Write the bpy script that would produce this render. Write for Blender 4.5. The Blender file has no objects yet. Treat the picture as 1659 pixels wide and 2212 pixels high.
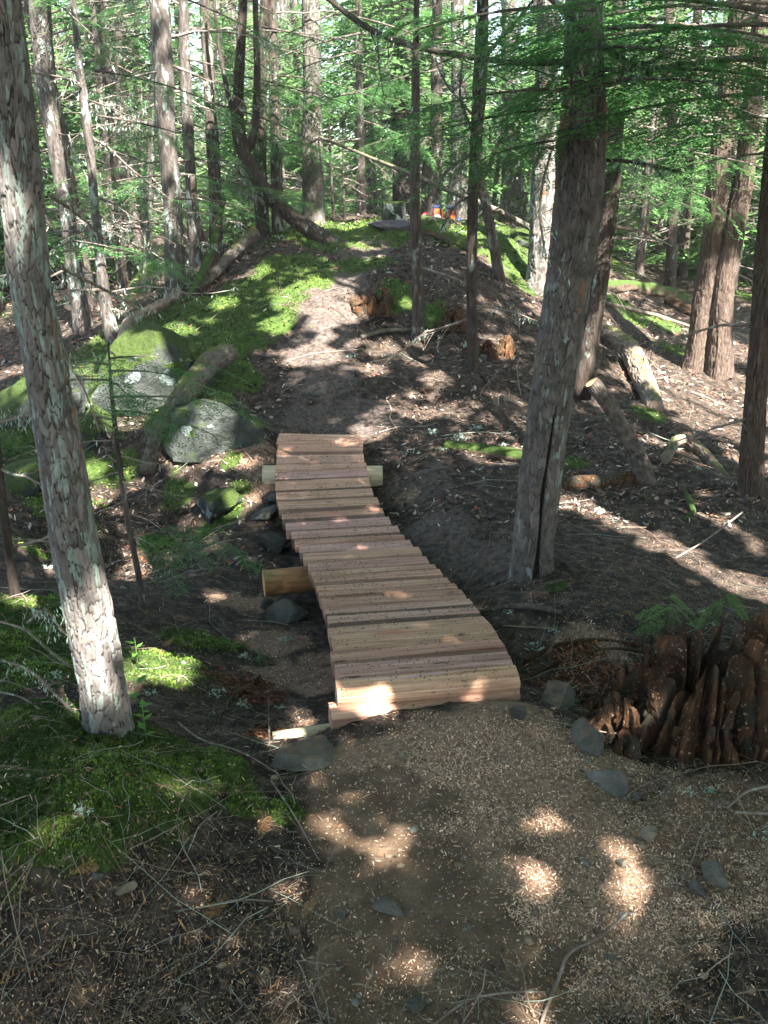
import bpy, bmesh, math, random
import numpy as np
from mathutils import Vector
R = np.random.RandomState(7)
random.seed(3)
sc = bpy.context.scene
C = sc.collection
# ------------------------------------------------------------------ camera, sky, sun
F = 1805.0; TH = math.radians(22); CT, ST = math.cos(TH), math.sin(TH); CZ = 1.6
cd = bpy.data.cameras.new('camera'); cam = bpy.data.objects.new('camera', cd); C.objects.link(cam)
cam.location = (0, 0, CZ); cam.rotation_euler = (math.pi/2-TH, 0, 0)
cd.sensor_fit = 'VERTICAL'; cd.sensor_height = 24; cd.lens = 12/(1106/F)
cd.clip_end = 600; cd.clip_start = .05
sc.camera = cam
SE = math.radians(50); SAZ = math.radians(152)          # sun elevation; azimuth clockwise from +Y
SUN = np.array([math.sin(SAZ)*math.cos(SE), math.cos(SAZ)*math.cos(SE), math.sin(SE)])
w = bpy.data.worlds.new('World'); sc.world = w; w.use_nodes = True
wn = w.node_tree; bg = wn.nodes['Background']
sky = wn.nodes.new('ShaderNodeTexSky'); sky.sky_type = 'NISHITA'; sky.sun_disc = False
sky.sun_elevation = SE; sky.sun_rotation = SAZ; sky.dust_density = 2.0
wn.links.new(sky.outputs[0], bg.inputs[0]); bg.inputs[1].default_value = .06
sl = bpy.data.lights.new('sun', 'SUN'); sl.energy = 5.0; sl.angle = math.radians(.5); sl.color = (1, .95, .87)
so = bpy.data.objects.new('sun', sl); C.objects.link(so)
so.rotation_euler = Vector(SUN).to_track_quat('Z', 'Y').to_euler()
sc.view_settings.view_transform = 'Standard'; sc.view_settings.look = 'None'
sc.view_settings.gamma = 1; sc.view_settings.use_curve_mapping = False
sc.view_settings.exposure = 3.3
sc.render.engine = 'CYCLES'
sc.cycles.max_bounces = 6; sc.cycles.diffuse_bounces = 4; sc.cycles.transmission_bounces = 3

# ------------------------------------------------------------------ noise
def _h(ix, iy, iz, s):
    h = (ix.astype(np.int64)*374761393 + iy.astype(np.int64)*668265263 + iz.astype(np.int64)*2246822519 + s*3266489917) & 0xffffffff
    h = ((h ^ (h >> 13))*1274126177) & 0xffffffff
    h = ((h ^ (h >> 16))*2654435761) & 0xffffffff
    return (h ^ (h >> 15)).astype(np.float64)/4294967295.0
def vn(x, y, z=None, s=0):
    x = np.asarray(x, float); y = np.asarray(y, float)
    z = np.zeros_like(x) if z is None else np.asarray(z, float)
    ix, iy, iz = np.floor(x), np.floor(y), np.floor(z); fx, fy, fz = x-ix, y-iy, z-iz
    fx = fx*fx*(3-2*fx); fy = fy*fy*(3-2*fy); fz = fz*fz*(3-2*fz); r = 0
    for a in (0, 1):
        for b in (0, 1):
            for c in (0, 1):
                r = r+_h(ix+a, iy+b, iz+c, s)*(fx if a else 1-fx)*(fy if b else 1-fy)*(fz if c else 1-fz)
    return r*2-1
def fbm(x, y, z=None, o=4, s=0):
    r = 0; a = 1.; n = 0; k = 1.
    for i in range(o):
        r = r+a*vn(x*k, y*k, None if z is None else z*k, s+i); n += a; a *= .5; k *= 2.03
    return r/n
def sm(x, a, b):
    t = np.clip((x-a)/(b-a), 0, 1); return t*t*(3-2*t)
# ------------------------------------------------------------------ picture geometry -> place
def ray(u, v):
    x = (np.asarray(u, float)-829.5)/F; y = -(np.asarray(v, float)-1106)/F
    return x, CT+y*ST, y*CT-ST           # per unit depth z: dx, dy, dz
def W(u, v, z):
    a, b, c = ray(u, v); return np.array([a*z, b*z, CZ+c*z])
def atY(u, v, Y):
    a, b, c = ray(u, v); t = Y/b; return np.array([a*t, Y, CZ+c*t])
def atH(u, v, h):
    a, b, c = ray(u, v); t = (h-CZ)/c; return np.array([a*t, b*t, h])
# ------------------------------------------------------------------ bridge measurements
PL = [(602,935,779,937),(599,955,782,954),(595,982,783,981),(594,1004,785,1000),(594,1021,791,1018),(595,1042,797,1034),(599,1068,806,1055),(602,1087,814,1076),(607,1111,825,1095),(613,1129,833,1113),(618,1147,847,1135),(627,1164,868,1157),(639,1180,880,1165),(651,1202,892,1185),(659,1218.5,915,1204),(670,1236,934,1220),(677,1246,947,1233),(685,1262,970,1249),(691,1279,985,1263),(699,1297,998,1274.5),(702,1314.5,1014,1292),(704.6,1332,1024,1310),(709,1351,1040,1326),(713,1380,1059,1346.5),(717,1407,1075,1374),(721.6,1433,1094,1404),(726,1466.5,1113,1431),(729,1523,1135,1482)]
_hh = []
for a, b, c, d in PL:
    l = atH(a, b, CZ-1); r = atH(c, d, CZ-1); _hh.append(.62/np.linalg.norm(l-r))
_v = np.array([(p[1]+p[3])/2 for p in PL]); _hh = np.polyval(np.polyfit((_v-1200)/300, _hh, 4), (_v-1200)/300)
_t = (_v-1200)/300; _uL = np.polyval(np.polyfit(_t, [p[0] for p in PL], 6), _t); _uR = np.polyval(np.polyfit(_t, [p[2] for p in PL], 6), _t); _vd = np.polyval(np.polyfit(_t, [p[1]-p[3] for p in PL], 4), _t)
PL0 = PL; PL = [(a, v+d/2, b, v-d/2) for a, b, v, d in zip(_uL, _uR, _v, _vd)]
PL[26:] = PL0[26:]; PL[25] = tuple((np.array(PL[25])+PL0[25])/2)
BR = [(atH(p[0], p[1], CZ-h), atH(p[2], p[3], CZ-h)) for p, h in zip(PL, _hh)]
# ------------------------------------------------------------------ terrain
CP = []
def Q(u, v, h): CP.append(atH(u, v, h))
for q in [(700,1700,0),(1000,1620,0),(1250,1650,0),(1100,1900,0),(700,2100,0),(1000,2210,0),(1400,2000,0),(1600,2200,-.02),(1600,1900,.02),(600,1900,0),
          (50,2200,-.02),(300,2200,-.02),(300,1900,.06),(80,1720,.15),(300,1690,.13),(480,1670,.03),(60,1590,.13),(230,1590,.08),(560,1740,0),
          (60,1460,-.02),(60,1330,-.1),(340,1440,-.16),(300,1300,-.32),(480,1500,-.2),(500,1370,-.45),(420,1240,-.5),(600,1460,-.33),(650,1370,-.5),(620,1560,-.2),
          (100,1200,-.45),(30,1060,-.3),(150,1180,-.5),(560,1230,-.58),(550,1120,-.5),
          (900,1300,-.5),(760,1150,-.62),(800,1450,-.28),
          (930,1130,-.3),(1040,1290,-.2),(1120,1390,-.14),(1170,1470,-.16),(1270,1490,-.15),(1300,1330,-.08),(1155,1220,-.2),(1050,1150,-.3),(1000,1050,-.33),
          (880,1010,-.34),(690,935,-.25),(780,900,-.17),(600,900,-.15),(690,850,-.08),(690,750,.14),(690,660,.42),(730,600,.6),(800,535,.83),(850,485,.99),(720,500,.95),(560,560,.75),
          (780,750,.12),(850,650,.45),(950,740,.14),(880,850,-.1),(1020,800,.02),(960,900,-.2),(1000,650,.45),(930,560,.78),(1080,510,.9),(1140,500,.85),(1100,590,.55),(1150,640,.34),
          (1060,880,-.15),(1080,960,-.3),(1180,780,.0),(1240,1000,-.35),(1300,1080,-.35),(1400,1040,-.4),(1500,1100,-.38),(1450,1250,-.25),(1630,1250,-.28),(1630,1060,-.42),(1350,900,-.3),
          (1450,850,-.4),(1300,760,-.05),(1200,680,.2),(1400,740,-.25),(1530,790,-.42),(1640,860,-.5),(1330,640,.05),(1450,640,-.2),(1600,700,-.4),
          (590,620,.52),(450,635,.42),(300,700,.12),(200,770,-.1),(450,740,.2),(540,760,.1),(350,830,-.05),(250,860,-.2),(440,900,-.15),(540,900,-.2),(530,1010,-.35),
          (90,950,-.35),(1550,1330,-.16),(1640,1480,-.1),(1450,1680,0),(1600,1700,0),(1350,1580,-.06),(690,1592,-.085),(640,1605,-.1),(850,1556,.0),(1000,1545,.01),(1100,1530,.01),(770,1590,-.01),(1450,1430,-.14)]: Q(*q)
CP.append(np.array([-1.35, 5.2, -.75])); CP.append(np.array([-1.9, 4.6, -.7])); CP.append(np.array([-2.1, 5.9, -.6]))
for p in [(0,13,1.0),(1.2,13,.9),(-1,13,.95),(-3,13.5,.2),(-5,11,-.3),(-6,14,-.3),(-4,9.8,-.2),(0,16,.6),(0,20,0),(3,16,.4),(6,14,-.3),(8,10,-.6),(-8,20,-.4),(8,20,-.5),(-9,7,-.6),(9,4,-.5),(5,0,-.1),(-5,1,-.1),(3,-3,.1),(-3,-3,.1),(-5,4,-.4),
          (0,-12,.3),(-12,-8,0),(12,-8,0),(0,30,-.2),(-20,30,-.3),(20,30,-.6),(0,55,.6),(-30,60,1),(30,60,1),(-60,100,4),(60,100,4),(0,120,5),(-40,20,0),(40,20,0),(-80,150,7),(80,150,7)]:
    CP.append(np.array(p, float))
CP = np.array(CP)
def _tps(r2): return .5*r2*np.log(r2+1e-9)
_n = len(CP); _A = np.zeros((_n+3, _n+3)); _d2 = ((CP[:, None, :2]-CP[None, :, :2])**2).sum(2)
_A[:_n, :_n] = _tps(_d2)+np.eye(_n)*.006; _A[:_n, _n] = 1; _A[:_n, _n+1:] = CP[:, :2]; _A[_n, :_n] = 1; _A[_n+1:, :_n] = CP[:, :2].T
_wt = np.linalg.solve(_A, np.r_[CP[:, 2], 0, 0, 0])
def Hbase(x, y):
    x = np.asarray(x, float).ravel(); y = np.asarray(y, float).ravel(); o = np.zeros(len(x))
    for i in range(0, len(x), 60000):
        a, b = x[i:i+60000], y[i:i+60000]
        o[i:i+60000] = _tps((a[:, None]-CP[None, :, 0])**2+(b[:, None]-CP[None, :, 1])**2)@_wt[:_n]+_wt[_n]+_wt[_n+1]*a+_wt[_n+2]*b
    return o
# blobs of cover, in metres round a spot of the place
def Graw(u, v, zmin=.8):
    u = np.atleast_1d(np.asarray(u, float)); v = np.atleast_1d(np.asarray(v, float)); a, b, c = ray(u, v)
    z = np.full(len(u), zmin); done = np.zeros(len(u), bool); out = np.full(len(u), 60.); prev = z.copy()
    zs = zmin*np.exp(np.linspace(0, math.log(60/zmin), 140))
    Z = zs[None, :]*np.ones((len(u), 1)); hh = Hbase((a[:, None]*Z).ravel(), (b[:, None]*Z).ravel()).reshape(Z.shape)
    d = CZ+c[:, None]*Z-hh
    for i in range(len(u)):
        k = np.where(d[i] < 0)[0]
        if len(k) and k[0] > 0:
            k = k[0]; t = d[i, k-1]/(d[i, k-1]-d[i, k]); out[i] = zs[k-1]+(zs[k]-zs[k-1])*t
        elif len(k): out[i] = zs[0]
    return np.stack([a*out, b*out, CZ+c*out], 1)
def blobs(L):
    L = np.array(L, float); p = Graw(L[:, 0], L[:, 1]); return np.c_[p[:, :2], L[:, 2]]
BM = blobs([(100,1640,.35),(300,1680,.22),(200,1790,.13),(440,1660,.13),(40,1720,.25),(530,1740,.06),(330,1440,.2),(60,1420,.35),(60,1330,.3),(420,1390,.12),(490,1400,.08),
    (600,620,.5),(500,670,.6),(400,705,.7),(280,740,.7),(500,740,.35),(450,790,.4),(650,580,.3),(350,800,.6),(250,840,.5),(560,700,.35),(480,1130,.15),(430,960,.2),(520,820,.2),(500,1000,.1),(480,890,.22),(400,870,.3),(530,900,.12),(320,800,.35),(450,850,.25),(520,1060,.08),(150,1000,.25),(330,1180,.12),(120,1100,.2),(250,1020,.2),(380,1080,.15),(60,1180,.15),
    (750,495,.9),(700,515,.5),(790,575,.3),(860,640,.2),(1060,500,.7),(1130,520,.7),(1120,590,.4),(1000,520,.4),(980,495,.4),(1330,650,.4),(1400,900,.15),(1240,1010,.12),(50,900,.6),(40,1050,.4),(20,950,.5),(200,900,.3),
    (620,1760,.05),(940,690,.15),(1360,680,.3),(1430,700,.3),(1200,1270,.06),(1480,760,.3),(1620,640,.4)])
BD = blobs([(850,1700,.26),(1000,1660,.26),(1150,1650,.26),(1000,1850,.33),(850,1900,.26),(1200,1850,.28),(900,2050,.24),(1100,2050,.28),(1250,1990,.22),(740,1800,.12),(1300,1800,.15),(1000,2180,.2)])
BP = blobs([(690,900,.3),(700,820,.35),(690,750,.35),(700,690,.3),(720,620,.4),(830,510,.4),(790,545,.35),(860,490,.4),(900,1050,.25),(950,1130,.25),(1020,1200,.25),(780,900,.3)])
BS = blobs([(1100,1570,.2),(1200,1640,.16),(1300,1690,.16),(1230,1740,.18),(1400,1790,.18),(1500,1850,.22),(1600,1850,.22),(980,1620,.22),(850,1620,.1),(1350,1950,.2),(1150,1720,.25),(1240,1900,.2),(1500,1750,.2),(1620,1760,.2),
    (640,1450,.2),(600,1390,.18),(690,1420,.12),(640,1570,.08),(500,1290,.12),(550,980,.2),(560,1050,.15),(880,1070,.1),(1270,1410,.15),(1350,2080,.12),(760,1640,.08),(700,1480,.1),(560,1300,.12)])
BX = blobs([(500,1470,.12),(560,1500,.1),(1250,1440,.12),(1320,1500,.16),(1200,1480,.08),(590,1590,.06),(1400,1560,.18),(560,1600,.05),(1550,1560,.25),(820,640,.1)])
def mask(B, x, y, s=0, k=1.):
    m = np.zeros(len(x))
    for bx, by, br in B:
        d2 = ((x-bx)**2+(y-by)**2)/(br*br); np.maximum(m, np.exp(-d2*.7), out=m)
    n = fbm(x*5*k, y*5*k, o=4, s=s)+.5*fbm(x*26, y*26, o=3, s=s+1)
    return sm(m+n*.33, .3, .7)
def H(x, y):
    x = np.asarray(x, float); shp = x.shape; x = x.ravel(); y = np.asarray(y, float).ravel()
    h = Hbase(x, y); d = np.hypot(x, y); rough = 1-.75*mask(BD, x, y, 3)
    h = h+.035*fbm(x*1.7, y*1.7, o=4, s=11)*rough*np.clip(d/3, .5, 3)+.022*fbm(x*7, y*7, o=4, s=21)*rough+.006*fbm(x*28, y*28, o=3, s=31)*rough+.004*fbm(x*14, y*14, s=5)
    h = h+mask(BM, x, y, 9)*(.012+.02*np.abs(vn(x*22, y*22, s=41)))
    # keep the soil under the deck
    return h.reshape(shp)
def bridge_clear(x, y, h):
    c = np.array([(l+r)/2 for l, r in BR]); xs = np.interp(y, c[::-1, 1], c[::-1, 0]); zs = np.interp(y, c[::-1, 1], c[::-1, 2])
    k = (1-sm(np.abs(x-xs), .30, .42))*sm(y, 2.3, 2.4)*(1-sm(y, 6.0, 6.1))
    return np.where(k > 0, h+(np.minimum(h, zs-.09)-h)*k, h)
_H0 = H
def H(x, y):
    x = np.asarray(x, float); y = np.asarray(y, float); return bridge_clear(x, y, _H0(x, y))
def G(u, v, dz=0., zmin=.8):
    p = Graw(u, v, zmin)
    for _ in range(3):       # settle on the rough ground along the ray
        a, b, c = ray(u, v); h = H(p[:, 0], p[:, 1]); z = p[:, 1]/b
        z = z+np.clip((CZ+c*z-h), -.2, .2)*.8; p = np.stack([a*z, b*z, CZ+c*z], 1)
    p[:, 2] = H(p[:, 0], p[:, 1])+dz
    return p[0] if np.ndim(u) == 0 else p

# ------------------------------------------------------------------ object helpers
def empty(name, loc, label=None, cat=None, group=None):
    o = bpy.data.objects.new(name, None); C.objects.link(o); o.location = tuple(map(float, loc)); o.empty_display_size = .1
    tag(o, label, cat, group); return o
def tag(o, label=None, cat=None, group=None, kind=None):
    if label: o['label'] = label
    if cat: o['category'] = cat
    if group: o['group'] = group
    if kind: o['kind'] = kind
    return o
def mesh(name, V, Fs, mat=None, parent=None, attrs=None, smooth=True, loc=None, col=None):
    """V world coordinates; loc or parent location becomes the origin"""
    V = np.asarray(V, float)
    org = np.zeros(3)
    if parent is not None:
        q = parent
        while q is not None: org = org+np.array(q.location); q = q.parent
    if loc is not None: org = np.asarray(loc, float)
    m = bpy.data.meshes.new(name); V2 = (V-org).astype(np.float32)
    m.vertices.add(len(V2)); m.vertices.foreach_set('co', V2.ravel())
    li = []; ls = []; st = 0
    for f in Fs:
        f = np.asarray(f)
        if len(f) == 0: continue
        k = f.shape[1]; li.append(f.ravel()); ls.append(st+np.arange(len(f))*k); st += f.size
    li = np.concatenate(li).astype(np.int32); ls = np.concatenate(ls).astype(np.int32)
    m.loops.add(len(li)); m.loops.foreach_set('vertex_index', li); m.polygons.add(len(ls)); m.polygons.foreach_set('loop_start', ls)
    m.polygons.foreach_set('use_smooth', np.full(len(ls), smooth)); m.update(calc_edges=True)
    for k, a in (attrs or {}).items():
        a = np.asarray(a, np.float32)
        if a.ndim == 1: at = m.attributes.new(k, 'FLOAT', 'POINT'); at.data.foreach_set('value', a)
        else:
            if a.shape[1] == 3: a = np.c_[a, np.ones(len(a), np.float32)]
            at = m.attributes.new(k, 'FLOAT_COLOR', 'POINT'); at.data.foreach_set('color', a.ravel())
    o = bpy.data.objects.new(name, m); C.objects.link(o)
    if parent is not None: o.parent = parent
    else: o.location = tuple(org)
    if mat: m.materials.append(mat)
    return o
class MB:
    def __init__(s): s.V = []; s.F = {3: [], 4: []}; s.n = 0; s.A = []
    def add(s, V, *Fs, col=None):
        V = np.asarray(V, float)
        for f in Fs:
            f = np.asarray(f)
            if len(f): s.F[f.shape[1]].append(f+s.n)
        s.V.append(V); s.n += len(V)
        if col is not None: s.A.append(np.broadcast_to(np.asarray(col, float), (len(V), 3)))
    def out(s, name, mat, parent=None, **k):
        V = np.concatenate(s.V); Fs = [np.concatenate(x) for x in s.F.values() if x]
        if s.A: k.setdefault('attrs', {})['Col'] = np.concatenate(s.A)
        return mesh(name, V, Fs, mat, parent, **k)
def resamp(P, r, n):
    P = np.asarray(P, float); r = np.asarray(r, float); s = np.r_[0, np.cumsum(np.linalg.norm(np.diff(P, axis=0), axis=1))]
    t = np.linspace(0, s[-1], n)
    if len(P) > 2:     # smooth the corners
        Pd = np.stack([np.interp(t, s, P[:, i]) for i in range(3)], 1); k = max(1, int(n/(len(P)*2)))
        ker = np.ones(2*k+1)/(2*k+1); pad = np.concatenate([2*Pd[0]-Pd[1:k+1][::-1], Pd, 2*Pd[-1]-Pd[-k-1:-1][::-1]])
        Pd = np.stack([np.convolve(pad[:, i], ker, 'valid') for i in range(3)], 1)
    else: Pd = np.stack([np.interp(t, s, P[:, i]) for i in range(3)], 1)
    return Pd, np.interp(t, s, r), t
def frames(P):
    T = np.gradient(P, axis=0); T /= np.linalg.norm(T, axis=1)[:, None]+1e-12
    ref = np.array([1., 0, 0]) if abs(T[:, 0]).mean() < .8 else np.array([0, 0, 1.])
    A = ref-T*(T@ref)[:, None]; A /= np.linalg.norm(A, axis=1)[:, None]+1e-9
    return T, A, np.cross(T, A)
def tube(P, r, seg=8, cap=True):
    P = np.asarray(P, float); r = np.broadcast_to(np.asarray(r, float), (len(P),)); n = len(P)
    T, A, B = frames(P); th = np.arange(seg)/seg*2*np.pi
    V = P[:, None]+r[:, None, None]*(np.cos(th)[None, :, None]*A[:, None]+np.sin(th)[None, :, None]*B[:, None])
    i = np.arange(n-1)[:, None]*seg; j = np.arange(seg)[None]; k = (j+1) % seg
    Q4 = np.stack([i+j, i+k, i+seg+k, i+seg+j], -1).reshape(-1, 4)
    V = V.reshape(-1, 3); T3 = np.zeros((0, 3), int)
    if cap:
        V = np.concatenate([V, P[:1], P[-1:]]); a = n*seg
        T3 = np.concatenate([np.stack([np.full(seg, a), (np.arange(seg)+1) % seg, np.arange(seg)], 1), np.stack([np.full(seg, a+1), (n-1)*seg+np.arange(seg), (n-1)*seg+(np.arange(seg)+1) % seg], 1)])
    return V, Q4, T3
def rough_tube(P, r, seg, n, amp=.15, s=0, fs=6.):
    P, r, t = resamp(P, r, n); V, q, t3 = tube(P, r, seg)
    k = len(P)*seg; cen = np.repeat(P, seg, 0); d = V[:k]-cen
    rr = np.repeat(r, seg)[:, None]; L = 1/np.maximum(r.max(), .01)
    th = np.tile(np.arange(seg)/seg*2*np.pi, len(P)); tt = np.repeat(t, seg)
    f = 1+amp*(fbm(np.cos(th)*1.6+7, np.sin(th)*1.6, tt*fs, 4, s)*1.4)+amp*.5*vn(np.cos(th)*4.5, np.sin(th)*4.5, tt*fs*.8, s+9)
    V[:k] = cen+d*f[:, None]; return V, q, t3
# ------------------------------------------------------------------ materials
def mat(name, ramp, sc_=5., st=(1, 1, 1), det=6., patches=(), bump=None, rough=.9, attrs=(), rnd=None, colattr=False, transl=0., up=None, spec=.25, vary=0., wear=None):
    m = bpy.data.materials.new(name); m.use_nodes = True; n = m.node_tree; N = n.nodes; L = n.links
    b = N['Principled BSDF']; b.inputs['Roughness'].default_value = rough; b.inputs['Specular IOR Level'].default_value = spec
    tc = N.new('ShaderNodeTexCoord')
    if vary:
        oi = N.new('ShaderNodeObjectInfo'); va = N.new('ShaderNodeVectorMath'); va.operation = 'ADD'
        vm = N.new('ShaderNodeMath'); vm.operation = 'MULTIPLY'; vm.inputs[1].default_value = 37.; L.new(oi.outputs['Random'], vm.inputs[0])
        L.new(tc.outputs['Object'], va.inputs[0]); L.new(vm.outputs[0], va.inputs[1]); co = va.outputs[0]
    else: co = tc.outputs['Object']
    def noise(s, stv, d=6., ro=.6):
        mp = N.new('ShaderNodeMapping'); mp.inputs['Scale'].default_value = stv; L.new(co, mp.inputs[0])
        t = N.new('ShaderNodeTexNoise'); t.inputs['Scale'].default_value = s; t.inputs['Detail'].default_value = d; t.inputs['Roughness'].default_value = ro
        L.new(mp.outputs[0], t.inputs[0]); return t.outputs[0]
    def rampn(fac, stops):
        r = N.new('ShaderNodeValToRGB'); e = r.color_ramp.elements
        while len(e) < len(stops): e.new(.5)
        for i, (p, c) in enumerate(stops): e[i].position = p; e[i].color = (*c, 1)
        L.new(fac, r.inputs[0]); return r.outputs[0]
    def mixc(f, a, bcol, mode='MIX'):
        x = N.new('ShaderNodeMix'); x.data_type = 'RGBA'; x.blend_type = mode
        if hasattr(f, 'name'): L.new(f, x.inputs[0])
        else: x.inputs[0].default_value = f
        L.new(a, x.inputs[6])
        if isinstance(bcol, tuple): x.inputs[7].default_value = (*bcol, 1)
        else: L.new(bcol, x.inputs[7])
        return x.outputs[2]
    def ss(fac, lo, hi):
        r = N.new('ShaderNodeMapRange'); r.interpolation_type = 'SMOOTHSTEP'; r.inputs[1].default_value = lo; r.inputs[2].default_value = hi; L.new(fac, r.inputs[0]); return r.outputs[0]
    if colattr:
        a = N.new('ShaderNodeAttribute'); a.attribute_name = 'Col'; c = a.outputs['Color']
        if ramp: c = mixc(1., c, rampn(noise(sc_, st, det), ramp), 'MULTIPLY')
    else: c = rampn(noise(sc_, st, det), ramp)
    if rnd:
        oi = N.new('ShaderNodeObjectInfo'); c = mixc(rnd[0], c, rampn(oi.outputs['Random'], rnd[1]), rnd[2])
    for s, stv, lo, hi, colr in patches: c = mixc(ss(noise(s, stv, 5.), lo, hi), c, colr)
    for nm, lo, hi, colr in attrs:
        a = N.new('ShaderNodeAttribute'); a.attribute_name = nm
        if isinstance(colr, list): colr = rampn(noise(colr[0], (1, 1, 1), 6.), colr[1:])
        c = mixc(ss(a.outputs['Fac'], lo, hi), c, colr)
    if up:
        g = N.new('ShaderNodeNewGeometry'); sp = N.new('ShaderNodeSeparateXYZ'); L.new(g.outputs['Normal'], sp.inputs[0])
        ad = N.new('ShaderNodeMath'); ad.operation = 'ADD'; L.new(sp.outputs[2], ad.inputs[0]); L.new(noise(up[3], (1, 1, 1)), ad.inputs[1])
        c = mixc(ss(ad.outputs[0], up[0], up[1]), c, rampn(noise(40, (1, 1, 1)), [(.3, tuple(x*.5 for x in up[2])), (.7, up[2])]))
    L.new(c, b.inputs['Base Color'])
    if bump:
        s, stv, stg, dist = bump; bp = N.new('ShaderNodeBump'); bp.inputs['Strength'].default_value = stg; bp.inputs['Distance'].default_value = dist
        L.new(noise(s, stv, 8., .7), bp.inputs['Height']); L.new(bp.outputs[0], b.inputs['Normal'])
    if transl:
        t = N.new('ShaderNodeBsdfTranslucent'); L.new(c, t.inputs[0]); mx = N.new('ShaderNodeMixShader'); mx.inputs[0].default_value = transl
        L.new(b.outputs[0], mx.inputs[1]); L.new(t.outputs[0], mx.inputs[2]); L.new(mx.outputs[0], N['Material Output'].inputs[0])
    return m
LICH = (.30, .37, .32)
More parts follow.
